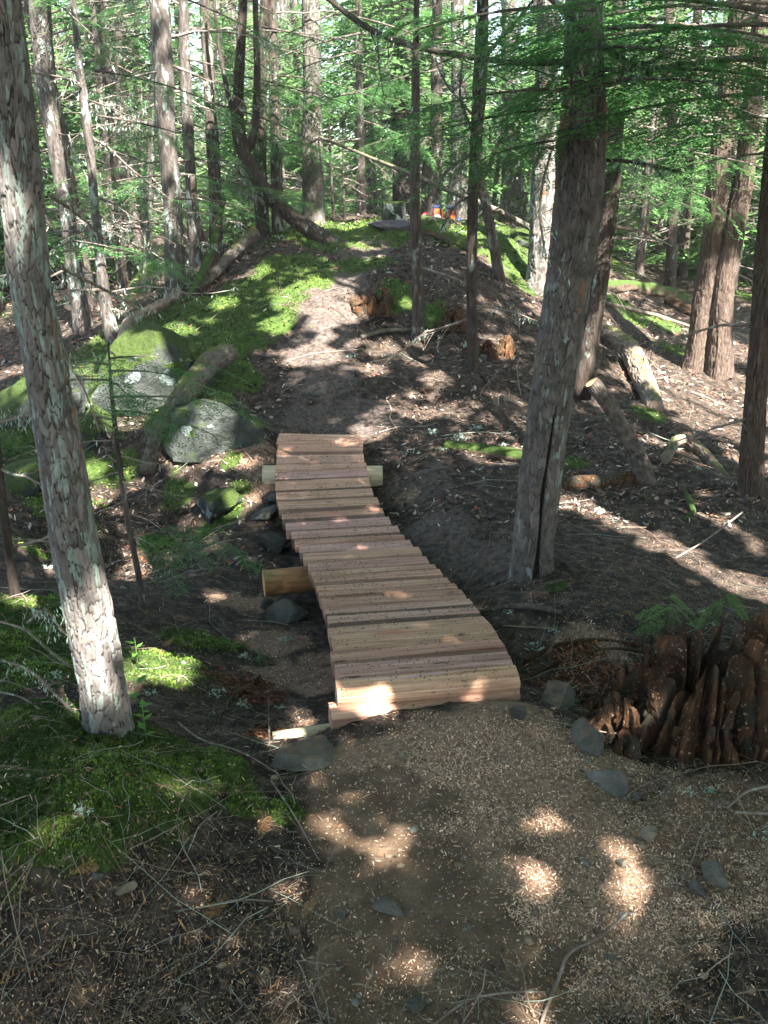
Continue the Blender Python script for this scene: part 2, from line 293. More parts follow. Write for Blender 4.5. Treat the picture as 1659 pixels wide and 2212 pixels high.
M = dict(
 ground=mat('forest_floor', [(.25, (.008, .006, .005)), (.45, (.022, .016, .012)), (.6, (.07, .051, .04)), (.8, (.17, .125, .1))], 16, det=10, bump=(60, (1, 1, 1), .9, .02),
    patches=[(90, (1, 1, 1), .57, .7, (.2, .13, .09)), (55, (1, 1, 1), .62, .7, (.02, .014, .011))],
    attrs=[('path', .2, .8, [30., (.3, (.02, .015, .012)), (.72, (.14, .107, .092))]), ('dirt', .2, .8, [9., (.3, (.085, .053, .034)), (.55, (.15, .098, .062)), (.75, (.22, .152, .102))]),
           ('dust', .2, 1., [70., (.35, (.17, .105, .07)), (.65, (.42, .27, .19))]), ('rot', .2, .8, [35., (.3, (.025, .01, .007)), (.6, (.09, .034, .018)), (.8, (.17, .07, .038))]),
           ('moss', .25, .7, [24., (.3, (.015, .028, .005)), (.6, (.05, .085, .014)), (.8, (.1, .145, .025))])]),
 bark=mat('conifer_bark', [(.3, (.028, .022, .018)), (.5, (.075, .059, .049)), (.72, (.14, .116, .1))], 9, (5, 5, 1), patches=[(5, (2, 2, 1), .56, .64, (.2, .24, .2))], bump=(10, (5, 5, .9), 1., .03), vary=1),
 bark_pale=mat('lichen_bark', [(.3, (.028, .023, .02)), (.5, (.08, .067, .06)), (.75, (.16, .142, .128))], 9, (4, 4, 1), patches=[(6, (2, 2, 1), .54, .62, (.25, .29, .26))], bump=(11, (4, 4, .9), 1., .03), vary=1),
 bark_dark=mat('dark_bark', [(.3, (.02, .015, .012)), (.55, (.06, .045, .036)), (.8, (.12, .095, .08))], 9, (5, 5, 1), patches=[(7, (2, 2, 1), .6, .66, (.16, .2, .17))], bump=(10, (5, 5, .9), 1., .03), vary=1),
 plate=mat('plated_bark', [(.3, (.062, .054, .049)), (.5, (.112, .1, .092)), (.75, (.17, .154, .143))], 14, bump=(70, (1, 1, 1), .6, .004), attrs=[('cell', .62, .9, (.165, .145, .133)), ('lich', .3, .7, [40., (.35, (.14, .165, .145)), (.65, (.22, .265, .23))]), ('crack', .55, .1, (.04, .03, .026)), ('red', .3, .7, (.2, .11, .07))]),
 furrow=mat('furrowed_bark', [(.3, (.05, .044, .038)), (.5, (.09, .079, .07)), (.75, (.14, .125, .112))], 16, bump=(60, (1, 1, .4), .7, .005), attrs=[('cell', .6, .95, (.135, .117, .103)), ('lich', .35, .8, (.17, .2, .18)), ('crack', .5, .05, (.03, .022, .018)), ('red', .3, .7, (.18, .1, .06)), ('scar', .3, .9, (.016, .012, .01))]),
 cedar=mat('cedar_bark', [(.3, (.035, .024, .018)), (.5, (.09, .064, .05)), (.72, (.17, .127, .102))], 10, (9, 9, .7), bump=(12, (9, 9, .5), 1., .02), vary=1),
 twig=mat('dead_twig', [(.35, (.1, .075, .06)), (.6, (.2, .16, .135))], 20, patches=[(30, (1, 1, 1), .56, .64, (.24, .29, .25))], vary=1),
 limb=mat('dark_limb', [(.35, (.035, .027, .022)), (.65, (.1, .08, .068))], 20, patches=[(30, (1, 1, 1), .58, .64, (.17, .21, .18))], vary=1),
 pale=mat('weathered_wood', [(.3, (.07, .052, .04)), (.55, (.19, .15, .12)), (.8, (.33, .28, .235))], 9, (2, 2, 1), bump=(14, (4, 4, 1), .8, .01), patches=[(5, (1, 1, 1), .58, .66, (.09, .06, .045))], up=(1.35, 1.6, (.12, .15, .03), 4.)),
 grey=mat('silvered_log', [(.3, (.045, .038, .032)), (.55, (.125, .105, .09)), (.8, (.22, .19, .165))], 8, (3, 3, 3), bump=(9, (3, 3, 3), .9, .02), up=(1.2, 1.5, (.13, .14, .035), 5.)),
 mosslog=mat('mossy_log', [(.3, (.04, .028, .02)), (.6, (.12, .085, .06))], 12, bump=(30, (1, 1, 1), .9, .02), up=(.5, .9, (.05, .085, .016), 9.)),
 fleshlog=mat('peeled_log', [(.3, (.3, .25, .16)), (.6, (.5, .43, .31)), (.8, (.4, .3, .19))], 6, (.6, 5, 5), bump=(12, (.6, 4, 4), .5, .006), rough=.6, patches=[(7, (1, 3, 3), .62, .7, (.3, .2, .11))]),
 orangelog=mat('orange_log', [(.3, (.18, .085, .035)), (.55, (.34, .18, .08)), (.8, (.45, .28, .14))], 6, (.8, 6, 6), bump=(10, (.6, 5, 5), .7, .01), rough=.6, patches=[(6, (1, 3, 3), .6, .68, (.16, .08, .035))]),
 cut=mat('cut_wood', [(.3, (.45, .25, .11)), (.7, (.62, .4, .2))], 14),
 rock=mat('grey_rock', [(.3, (.032, .031, .026)), (.55, (.08, .078, .068)), (.8, (.16, .158, .142))], 9, bump=(22, (1, 1, 1), 1., .03), patches=[(22, (1, 1, 1), .64, .7, (.2, .22, .2))], vary=1),
 dusty=mat('dusty_rock', [(.3, (.042, .041, .036)), (.55, (.1, .098, .088)), (.8, (.19, .185, .17))], 9, bump=(26, (1, 1, 1), 1., .02), up=(1.3, 1.6, (.17, .115, .08), 30.), vary=1),
 mossrock=mat('mossy_rock', [(.3, (.018, .022, .019)), (.55, (.05, .056, .051)), (.8, (.12, .14, .13))], 6, bump=(14, (1, 1, 1), 1., .06), patches=[(7, (1, 1, 1), .6, .64, (.22, .27, .25))], up=(.72, .95, (.05, .08, .014), 5.), vary=1),
 stone=mat('brown_stone', [(.3, (.11, .09, .065)), (.7, (.21, .175, .13))], 9, bump=(30, (1, 1, 1), .5, .01), vary=1),
 rot=mat('rotten_wood', [(.28, (.014, .007, .004)), (.5, (.062, .029, .012)), (.72, (.17, .078, .033))], 12, (3, 3, .6), bump=(26, (5, 5, .5), 1., .02), patches=[(6, (1, 1, 1), .5, .62, (.045, .04, .028)), (9, (1, 1, 1), .64, .7, (.05, .075, .02)), (80, (1, 1, 1), .62, .66, (.4, .26, .17))], vary=1),
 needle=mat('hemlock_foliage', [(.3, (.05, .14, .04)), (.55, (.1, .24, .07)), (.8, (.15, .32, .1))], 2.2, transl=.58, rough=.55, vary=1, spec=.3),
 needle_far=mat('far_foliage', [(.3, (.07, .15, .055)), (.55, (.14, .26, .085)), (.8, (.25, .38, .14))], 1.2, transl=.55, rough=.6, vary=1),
 frond=mat('seedling_leaf', [(.3, (.07, .17, .03)), (.7, (.15, .3, .06))], 6, transl=.35, rough=.5),
 col=mat('litter', None, colattr=True, rough=.85),
 mossleaf=mat('moss_leaf', None, colattr=True, rough=.8, transl=.25),
 lichen=mat('lichen', [(.3, (.24, .32, .26)), (.7, (.42, .52, .43))], 9, transl=.2),
 plank=mat('split_cedar', [(.28, (.2, .115, .085)), (.5, (.4, .25, .19)), (.72, (.58, .42, .33))], 4.5, (.55, 16, 16), det=8, rough=.62, vary=1, bump=(6, (.7, 22, 22), .8, .006),
    rnd=(.75, [(0, (1.05, .88, .98)), (.2, (.98, .72, .6)), (.4, (1.15, 1.04, .82)), (.6, (.92, .7, .58)), (.8, (1.25, 1.12, .95)), (1, (.95, .84, .88))], 'MULTIPLY'),
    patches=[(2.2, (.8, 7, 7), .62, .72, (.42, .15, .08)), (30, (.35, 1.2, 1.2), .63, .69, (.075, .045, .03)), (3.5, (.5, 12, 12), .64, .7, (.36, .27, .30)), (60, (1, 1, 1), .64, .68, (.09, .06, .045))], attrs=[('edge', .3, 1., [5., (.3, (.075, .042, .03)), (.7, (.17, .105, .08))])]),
 orange=mat('orange_fabric', [(.4, (.75, .12, .02)), (.6, (.85, .2, .03))], 6, rough=.6),
 navy=mat('navy_fabric', [(.4, (.02, .03, .08)), (.6, (.04, .06, .14))], 6, rough=.7),
 white=mat('white_fabric', [(.4, (.6, .6, .62)), (.6, (.75, .75, .75))], 6, rough=.7),
 red=mat('red_plastic', [(.4, (.6, .02, .03)), (.6, (.7, .04, .05))], 6, rough=.4),
 purple=mat('purple_grey_bark', [(.3, (.035, .03, .035)), (.7, (.12, .1, .115))], 14, (1, 3, 3), bump=(20, (1, 3, 3), .9, .02)),
)
# ------------------------------------------------------------------ sun flecks: gaps cut in the crowns to light chosen spots
FL = []
def fl(u, v, r):
    FL.append((*G(u, v), r*1.5 if v > 1700 else r*1.45 if u > 1300 and 680 < v < 1000 else r*1.25 if v < 800 and 600 < u < 780 else r))
for q in [(340,1435,.13),(300,1450,.1),(380,1440,.08),(640,1545,.06),(600,1595,.07),(680,1510,.04),(800,935,.1),(770,925,.06),(680,640,.22),(720,655,.2),(640,650,.15),(710,620,.15),(700,700,.08),(690,770,.14),(640,775,.1),(745,800,.06),(800,800,.1),(940,820,.13),(900,780,.08),
          (420,985,.18),(460,965,.16),(440,940,.14),(500,1000,.1),(520,1090,.1),(270,880,.25),(240,860,.2),(330,840,.12),(400,710,.2),(360,720,.15),(480,660,.1),(1140,615,.1),(1070,740,.1),(1085,765,.08),(1060,560,.15),(1120,545,.2),(1090,500,.2),(1180,590,.12),
          (1400,830,.2),(1350,740,.12),(1500,850,.3),(1560,830,.3),(1620,880,.3),(1450,800,.2),(1380,780,.15),(1600,760,.25),(1550,920,.2),(1320,720,.12),(1480,880,.2),(1450,700,.2),(1600,1000,.12),(1640,960,.15),
          (760,1885,.1),(830,1965,.1),(1330,1955,.08),(1180,2035,.09),(1340,1920,.07),(500,1985,.08),(535,2050,.08),(290,1240,.1),(280,1200,.07),(120,1235,.1),(70,1190,.09),(280,1680,.09),(200,1690,.08),(350,1700,.06),(60,1300,.07),(180,880,.15),(60,880,.15),(40,800,.2),
          (1490,1110,.06),(1330,880,.1),(1190,850,.06),(1010,500,.2),(600,700,.12),(130,1660,.05),(450,1280,.06),(750,490,.25),(860,760,.07),(560,590,.1),(1230,1040,.07),(1440,960,.1)]: fl(*q)
for t in np.linspace(0, 1, 15): fl(1225+430*t, 1085+200*t**1.1, .115+.035*math.sin(t*17))
for t in np.linspace(0, 1, 5): fl(1560+90*t, 1130+60*t, .05)
_ya = G(234, 1580)[1]-.07
for u, v, r in [(205,1300,.075),(212,1345,.075),(195,1275,.05),(203,1385,.05),(232,1470,.05),(236,1520,.045),(228,1440,.03)]: FL.append((*atY(u, v, _ya), r))
for i, d, r in ((26, .12, .055), (26, .2, .05), (26, .3, .04), (8, .93, .04), (23, .42, .03), (24, .68, .03), (19, .5, .025)):
    l, rr = BR[i]; FL.append((*(l+(rr-l)*d+np.array([0, -.09 if i == 26 else 0, -.01])), r))
FL.append((*W(806, 1018, 5.55), .06))
for q in [(372,470,11.5,.25),(380,560,11.5,.25),(355,150,11.5,.3),(355,220,11.5,.3),(1595,600,8.6,.2),(1570,700,8.6,.2),(1510,620,8.6,.15),(1495,760,8.6,.2),(1630,400,8.6,.2),(232,700,8.6,.2),(205,480,8.6,.15),(1320,240,8.,.12),(1320,340,8.,.1),(1300,560,8.,.12),(1075,575,9.5,.15),(900,330,8,.1),(898,200,8,.1),(900,620,8,.06),(990,250,18,.6),(1100,440,18,.6),(1640,940,5,.06),(1640,760,5,.07)]: FL.append((*W(*q[:3]), q[3]))
FL = [(*f, .42 if f[1] < 2.12 and abs(f[0]) < 1.2 and f[2] < .3 else 2.) for f in FL]
for u, v, z, r in [(1300,120,4.,.22),(1420,180,4.,.25),(1500,80,3.8,.25),(1600,150,3.8,.25),(1580,250,4.5,.25),(1380,60,4.2,.2),(1180,270,3.9,.2),(1250,300,3.8,.15),(1450,250,4.4,.2),(1640,60,3.6,.2),(1520,200,3.9,.2),(180,540,6.4,.25),(240,780,5.,.2),(730,120,11,.8),(620,200,11,.6),(900,200,12,.7),(240,400,9,.5),(1400,350,8.5,.4),(1480,300,8.,.4)]: FL.append((*W(u, v, z), r*1.4, .85))
FL = np.array(FL)
# centres of gaps as lines towards the sun
_su = np.cross(SUN, [0, 0, 1.]); _su /= np.linalg.norm(_su); _sv = np.cross(SUN, _su)
def sunuv(P): return P@_su, P@_sv
FU, FV = sunuv(FL[:, :3])
def keep(P):
    """False for foliage cut away to let the sun reach a chosen fleck"""
    a, b = sunuv(P); t = P@SUN; k = np.ones(len(P), bool)
    n1 = .035*vn(a*6, b*6, s=77); hv = np.mod(np.abs(a*7919.3+b*3571.7+t*911.1), 1.)
    for fu, fv, (x, y, z, r, soft) in zip(FU, FV, FL):
        k &= ~((hv < soft) & (np.hypot(a-fu, b-fv)+n1 < r*(1.0+.3*min(1, max(0, (y-5)/4)))+.025) & (t > x*SUN[0]+y*SUN[1]+z*SUN[2]+.1))
    # far side of the wood stands half in sun
    return k
# ------------------------------------------------------------------ ground
def build_ground():
    ys = [-14.]; 
    while ys[-1] < 150:
        y = ys[-1]
        if y < -1: d = .5
        elif y < .5: d = .06
        else: d = max(.0105, .0062*y) if y < 16 else .0062*y*(1+(y-16)*.12)
        ys.append(y+d)
    ys = np.array(ys); s = np.linspace(-1, 1, 410); s = np.sign(s)*(.62*np.abs(s)+.38*np.abs(s)**4)
    half = 2.2+.62*np.maximum(ys+1, 0)+1.0*np.maximum(-ys, 0)
    X = s[None]*half[:, None]; Y = ys[:, None]*np.ones((1, len(s))); x, y = X.ravel(), Y.ravel()
    z = H(x, y)
    n, m = X.shape; i = np.arange(n-1)[:, None]*m; j = np.arange(m-1)[None]; q = np.stack([i+j, i+j+1, i+m+j+1, i+m+j], -1).reshape(-1, 4)
    far = sm(y, 10, 14)
    at = dict(moss=np.maximum(mask(BM, x, y, 9), far*sm(fbm(x*.5, y*.5, s=3), .05, .2)), dirt=mask(BD, x, y, 3), path=mask(BP, x, y, 5), dust=mask(BS, x, y, 7, 3)*.65, rot=mask(BX, x, y, 13, 2))
    o = mesh('ground', np.stack([x, y, z], 1), [q], M['ground'], attrs=at, loc=(0, 0, 0)); tag(o, 'forest floor of dark litter, moss, bare soil and sawdust', None, None, 'structure')
build_ground()
# ------------------------------------------------------------------ foliage templates
def spray(L, ns, side, ll, lw, seed, droop=.25, dens=.5):
    r = np.random.RandomState(seed); B = []; D = []
    for t in np.linspace(.06, 1, ns):
        ax = np.array([L*t, .04*L*math.sin(t*5+seed), -droop*L*t*t])
        for s in (1, -1):
            l = side*(1-t*.85)**.7*min(1, .35+t*3)*r.uniform(.6, 1.15); a = r.uniform(.75, 1.1)
            d = np.array([math.cos(a), s*math.sin(a), -.12+r.uniform(-.12, .12)]); n = max(2, int(l/(ll*dens)))
            for k in range(n):
                p = ax+d*l*(k+.5)/n+np.array([0, 0, -.25*l*((k+.5)/n)**2])
                for s2 in (1, -1):
                    if r.rand() < .12: continue
                    c2, s3 = math.cos(.85), math.sin(.85)*s2
                    v = np.array([d[0]*c2-d[1]*s3, d[0]*s3+d[1]*c2, d[2]+r.uniform(-.15, .15)]); B.append(p); D.append(v*ll*r.uniform(.7, 1.2)*(1-.4*(k/n)))
    B = np.array(B); D = np.array(D); U = np.c_[r.uniform(-.35, .35, (len(B), 2)), np.ones(len(B))]
    Pp = np.cross(D, U); Pp /= np.linalg.norm(Pp, axis=1)[:, None]; Pp *= lw/2
    return np.stack([B, B+D*.45+Pp, B+D, B+D*.45-Pp], 1)        # N,4,3
SP_NEAR = [spray(.62, 17, .24, .033, .0105, i, .22, .5) for i in range(3)]
SP_MID = [spray(1.0, 14, .36, .06, .018, 10+i, .25, .5) for i in range(4)]
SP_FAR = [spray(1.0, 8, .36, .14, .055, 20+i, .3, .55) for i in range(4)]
SP_CAN = [spray(1.0, 7, .42, .12, .075, 30+i, .2, .72) for i in range(3)]
SPM = [t*.62 for t in SP_MID]
def rot(az, el, roll=0.):
    c, s = math.cos(az), math.sin(az); Rz = np.array([[c, -s, 0], [s, c, 0], [0, 0, 1]]); c, s = math.cos(-el), math.sin(-el); Ry = np.array([[c, 0, s], [0, 1, 0], [-s, 0, c]])
    c, s = math.cos(roll), math.sin(roll); Rx = np.array([[1, 0, 0], [0, c, -s], [0, s, c]]); return Rz@Ry@Rx
def quads_obj(name, Qs, mt, parent, **k):
    Qs = np.concatenate(Qs); V = Qs.reshape(-1, 3); f = np.arange(len(V)).reshape(-1, 4)
    return mesh(name, V, [f], mt, parent, smooth=False, **k)
def crown_quads(base, h0, h1, rad, nb, T, seed, power=.6, az=None, rmin=.3, filt=True):
    r = np.random.RandomState(seed); out = []; limbs = []
    for i in range(nb):
        f = (i+r.rand())/nb; h = h0+(h1-h0)*f; a = r.uniform(0, 2*np.pi) if az is None else r.uniform(*az)
        L = rad*max(rmin, (1-f)**power)*r.uniform(.55, 1.15); el = r.uniform(-.35, .05)
        m = rot(a, el, r.uniform(-.3, .3)); p = np.array(base)+[0, 0, h]
        out.append((T[r.randint(len(T))]*[L, L*.8, L])@m.T+p)
        limbs.append((p, p+m@np.array([L*.5, 0, -.07*L]), p+m@np.array([L*.95, 0, -.24*L]), .006+.006*L))
    Qs = np.concatenate(out)
    if filt:
        Qs = Qs[keep(Qs.mean(1))]
        limbs = [l for l in limbs if keep(np.array([l[0]*(1-t)+l[2]*t for t in (0., .2, .4, .6, .8, 1.)])).all()]
    return Qs, limbs
def limb_mb(limbs, seg=4):
    b = MB()
    for p0, p1, p2, r in limbs: b.add(*tube([p0, p1, p2], [r, r*.7, r*.3], seg, False))
    return b
# ------------------------------------------------------------------ trees
def bark(path, rad, nc, nl, cc, cl, depth, seed, scar=None, flare=None, lichen=.1, redk=.0, stretch=1., fk=9.):
    P, r, t = resamp(path, rad, nl); T, A, B = frames(P)
    th = np.arange(nc)/nc*2*np.pi; TT, SS = np.meshgrid(th, t); RR = np.repeat(r, nc).reshape(TT.shape)
    cx, cy = np.cos(TT), np.sin(TT)
    a = TT/(2*np.pi)*cc+.95*vn(cx*2.4, cy*2.4, SS*6, seed)+.32*vn(cx*9, cy*9, SS*25, seed+3)
    b = SS/cl+1.1*vn(cx*3+9, cy*3, SS*4, seed+1)+.15*vn(cx*12, cy*12, SS*30, seed+4)
    ia, ib = np.floor(a), np.floor(b); F1 = np.full(a.shape, 9.); F2 = F1.copy(); cid = np.zeros(a.shape)
    for da in (-1, 0, 1):
        for db in (-1, 0, 1):
            ga = ia+da; gb = ib+db; wa = np.mod(ga, cc); z0 = np.zeros_like(wa)
            px = ga+.5+.42*(2*_h(wa, gb, z0, seed+11)-1); py = gb+.5+.45*(2*_h(wa, gb, z0, seed+12)-1)
            d = np.hypot(px-a, py-b); n1 = d < F1; F2 = np.where(n1, F1, np.minimum(F2, d)); cid = np.where(n1, _h(wa, gb, z0, seed+13), cid); F1 = np.where(n1, d, F1)
    e = F2-F1+.06*vn(cx*30, cy*30, SS*90, seed+6); cr = sm(e, .0, .13)*(.35+.65*sm(np.abs(vn(cx*fk, cy*fk, SS*fk*.75, seed+8)), 0, .16)); fine = fbm(cx*8, cy*8, SS*18*stretch, 4, seed+20)
    disp = depth*(cr*1.1-1.1+.7*cid+.5*fine-.25*F1)
    big = .05*r.max()*2*fbm(cx*1.1, cy*1.1, SS*1.5, 2, seed+30); disp = disp+big
    sc_ = np.zeros_like(disp)
    if scar:
        s0, s1, th0, wd = scar; c = th0+.25*wd*4*vn(SS*4, SS*0, s=4)*.3; dd = np.abs(np.angle(np.exp(1j*(TT-c)))); lim = wd*np.clip((s1-SS)/(s1-s0), 0, 1)**.5*(1+.4*vn(SS*14, SS*0, s=5))
        sc_ = (1-sm(dd, lim*.55, lim+.02))*(SS < s1); disp = disp-sc_*.022
    if flare:
        fh, fa = flare; fz = np.exp(-np.maximum(SS-.2, 0)/fh); disp = disp+RR*fa*fz*(.5+.8*np.clip(vn(cx*1.6+seed, cy*1.6, s=seed), -.3, 1))
    V = P[:, None]+(RR+disp)[..., None]*(cx[..., None]*A[:, None]+cy[..., None]*B[:, None])
    li = sm(fbm(cx*4.5+3, cy*4.5, SS*14, 5, seed+40)+lichen+.06*(cid-.5), .06, .3)*(.25+.75*cr); rd = sm(fbm(cx*2, cy*2, SS*3, 3, seed+50)+redk, .25, .45)*(cid > .55)
    i = np.arange(nl-1)[:, None]*nc; j = np.arange(nc)[None]; k = (j+1) % nc
    q = np.stack([i+j, i+k, i+nc+k, i+nc+j], -1).reshape(-1, 4)
    return V.reshape(-1, 3), q, dict(crack=cr.ravel(), cell=cid.ravel(), lich=li.ravel(), red=rd.ravel(), scar=sc_.ravel())
def px_path(pts, Y=None, dY=0.):
    u0, v0 = pts[0][:2]; base = G(u0, v0)
    if Y is None: Y = base[1]
    P = []; r = []
    for p in pts:
        yy = Y+(p[3] if len(p) > 3 else 0)+dY; a = atY(p[0], p[1], yy); b = ray(p[0], p[1])[1]; P.append(a); r.append(p[2]/2/F*yy/b)
    return np.array(P), np.array(r), base, Y
GRP = {}
def tree(name, label, pts, m='bark', det=None, crown=None, top=13., group='conifers of the wood', Y=None, cat='tree', seg=20, nb=0, bl=(.5, 1.3), seed=0, lean=True, fol=None, cn=55, T=None):
    P, r, base, Y = px_path(pts, Y)
    if Y != base[1]: base = np.array([P[0][0], Y, float(H(P[0][0], Y))])
    else: P[0] = base
    root = empty(name, base, label, cat, group)
    d = P[0]-P[1]; d /= np.linalg.norm(d)
    PP = np.concatenate([[P[0]+d*.3], P]); rr = np.r_[r[0]*1.1, r]
    rs = np.random.RandomState(seed+100)
    if det:
        V, q, at = bark(PP, rr, seed=seed, **det); mesh('trunk', V, [q], M[m], root, at)
    else:
        V, q, t3 = rough_tube(PP, rr, seg, max(24, int(np.linalg.norm(PP[-1]-PP[0])/.09)), .14, seed, 2.); mesh('trunk', V, [q, t3], M[m], root)
    h_end = P[-1][2]-base[2]
    if top and top > h_end+.5:
        dr = P[-1]-P[-2]; dr /= np.linalg.norm(dr); dr = dr*[.6, .6, 1]; e = P[-1]+dr*(top-h_end)
        v, q, t3 = tube([P[-1]-dr*.02, (P[-1]+e)/2, e], [r[-1]*1.0, r[-1]*.6, .015], 10); mesh('upper_trunk', v, [q, t3], M[m if m not in ('plate', 'furrow') else 'bark'], root)
        axis = lambda h: P[-1]+dr*(h-h_end)
    else: axis = lambda h: P[-1]
    if crown:
        h0, h1, rad = crown; c = axis((h0+h1)/2); cb = np.array([c[0], c[1], base[2]])
        Qs, limbs = crown_quads(cb, h0, h1, rad, cn, T or SP_CAN, seed+5, .55)
        quads_obj('crown', [Qs], M['needle'], root); limb_mb(limbs).out('crown_limbs', M['limb'], root)
    for i in range(nb):        # dead lower branches, each a part
        f = rs.uniform(.12, 1.); k = f*(len(P)-1); i0 = min(int(k), len(P)-2); p = P[i0]+(P[i0+1]-P[i0])*(k-i0)
        a = rs.choice([rs.uniform(-.5, .6), rs.uniform(2.6, 3.7), rs.uniform(0, 6.28)]); L = rs.uniform(*bl); dead_branch(root, p, a, rs.uniform(-.35, .25), L, rs.uniform(.006, .012)*(1+L*.4), rs.randint(1e6))
    if fol:     # low green boughs as parts
        for (u, v, dYY, L, az, el) in fol: bough(root, atY(u, v, Y+dYY), az, el, L, rs.randint(1e6))
    return root, P, r, Y
def dead_branch(parent, p, az, el, L, r0, seed, mt='twig', tw=9, path=None, rr=None):
    rs = np.random.RandomState(seed % (2**31)); b = MB()
    if path is None:
        n = 7; m = rot(az, el); t = np.linspace(0, 1, n)[:, None]
        loc = np.c_[t*L, np.cumsum(rs.normal(0, .03*L, (n, 1)), 0)*(t > 0), -.18*L*t*t+np.cumsum(rs.normal(0, .02*L, (n, 1)), 0)*(t > 0)]; P = p+loc@m.T; rad = r0*(1-.8*t[:, 0])
    else: P, rad, _ = resamp(path, rr, max(10, len(path)*5)); P = P+np.cumsum(rs.normal(0, .003, P.shape), 0)*0; L = np.linalg.norm(P[-1]-P[0]); r0 = rad[0]
    b.add(*tube(P, rad, 6))
    for i in range(tw):
        k = rs.uniform(.1, .98)*(len(P)-1); i0 = int(k); q = P[i0]+(P[min(i0+1, len(P)-1)]-P[i0])*(k-i0); T = P[min(i0+1, len(P)-1)]-P[i0]; T /= np.linalg.norm(T)+1e-9
        d = T*.6+rs.normal(0, .6, 3)*[1, 1, .7]+[0, 0, -.15]; d /= np.linalg.norm(d); l = L*rs.uniform(.08, .3)
        q1 = q+d*l*.5+rs.normal(0, .05*l, 3); q2 = q+d*l+rs.normal(0, .12*l, 3)-[0, 0, .1*l]; rt = max(.0016, r0*.3); b.add(*tube([q, q1, q2], [rt, rt*.7, rt*.35], 4, False))
        for _ in range(2):
            d2 = d+rs.normal(0, .6, 3); l2 = l*.4; b.add(*tube([q1, q1+d2*l2*.5, q1+d2*l2+rs.normal(0, .02, 3)], [rt*.5, rt*.4, rt*.25], 3, False))
    return b.out('branch', M[mt], parent)
def bough(parent, p, az, el, L, seed, T=None, mt='needle', k=None):
    """a live bough: woody axis with its flat sprays of needles"""
    rs = np.random.RandomState(seed % (2**31)); T = T or SP_NEAR; m = rot(az, el)
    n = 8; t = np.linspace(0, 1, n)[:, None]; loc = np.c_[t*L, .05*L*np.sin(t*4+seed), -.16*L*t*t]; P = p+loc@m.T
    r0 = .004+.006*L; v, q, t3 = tube(P, r0*(1-.85*t[:, 0]), 5); o = mesh('branch', v, [q, t3], M['limb'], parent)
    out = []; cnt = k or max(4, int(L/.13))
    for i in range(cnt):
        f = .15+.85*i/cnt; j = f*(n-1); i0 = min(int(j), n-2); q0 = P[i0]+(P[i0+1]-P[i0])*(j-i0); s = (1 if i % 2 else -1)
        Ls = (.62*(1-.6*f)+.12)*rs.uniform(.8, 1.15)*min(1, L/.8+.12); a2 = az+s*rs.uniform(.5, .95); out.append((T[rs.randint(len(T))]*Ls/.62)@rot(a2, el-.1+rs.uniform(-.2, .1), rs.uniform(-.25, .25)).T+q0)
    out.append((T[0]*.6)@rot(az, el-.25).T+P[-2])
    Qs = np.concatenate(out); Qs = Qs[keep(Qs.mean(1)-SUN*.6)]
    tag(quads_obj('needle_spray', [Qs], M[mt], parent), kind='stuff')
det_A = dict(nc=144, nl=580, cc=15, cl=.05, depth=.0055, lichen=.04, redk=-.1, flare=(.14, .4))
tA, PA, rA, YA = tree('pine_tree', 'leaning grey tree with flaky bark and pale lichen, nearest on the left', [(234,1580,100),(222,1500,95),(208,1400,101),(187,1300,103),(167,1200,100),(150,1100,97),(135,1000,96),(117,900,95),(100,800,93),(82,700,91),(62,600,90),(48,450,88),(34,300,84),(18,150,77),(4,0,70),(-6,-80,68)],
     'plate', det_A, (6, 13, 2.6), group='large trees beside the deck', seed=1)
for pts, s in (([(85,560,9),(40,585,7),(0,600,5),(-60,580,3)], 1), ([(75,895,8),(30,905,6),(-20,915,4)], 2), ([(155,1535,7),(60,1440,6),(-30,1420,4)], 3), ([(110,740,6),(180,830,4),(215,935,3)], 4), ([(125,575,8,.1),(200,612,7,.2),(270,650,5,.3),(330,682,3,.35)], 5),
               ([(112,425,9,.1),(160,455,8,.2),(215,505,5,.3)], 6), ([(60,1345,6,-.15),(95,1310,5,-.2),(140,1370,4,-.1)], 7)):
    P, r, _, _ = px_path(pts, YA); dead_branch(tA, None, 0, 0, 0, 0, 50+s, path=P, rr=r, tw=7)
det_B = dict(nc=200, nl=520, cc=34, cl=.06, depth=.008, fk=11., lichen=-.16, redk=-.08, flare=(.16, .32), scar=(.15, 1.15, -math.pi/2, .15))
tB, PB, rB, YB = tree('fir_tree', 'big furrowed grey-brown trunk with long black scar, right of the deck', [(1150,1232,92),(1152,1190,84),(1163,1077,90),(1178,957,90),(1195,837,92),(1211,717,93),(1228,597,92),(1242,504,96),(1257,360,96),(1261,270,94),(1263,144,86),(1262,0,80),(1262,-80,76)],
     'furrow', det_B, (6, 14, 3.0), group='large trees beside the deck', seed=2, cn=70)
for pts, s, mt in (([(1184,-10,16,-.1),(1278,79,14,-.2),(1364,144,12,-.3),(1410,135,9,-.3),(1454,112,6,-.3)], 1, 'limb'), ([(700,-10,11,.6),(790,61,13,.5),(869,94,13,.4),(963,115,13,.3),(1125,139,12,.2),(1230,132,14,.05)], 2, 'limb'),
                   ([(1310,346,8,.1),(1368,349,8,.1),(1469,371,5,.1)], 3, 'limb'), ([(1190,330,5,-.15),(1170,400,6,-.2),(1165,470,5,-.2),(1180,560,4,-.2)], 4, 'twig')):
    P, r, _, _ = px_path(pts, YB); dead_branch(tB, None, 0, 0, 0, 0, 80+s, mt, 12, P, r)
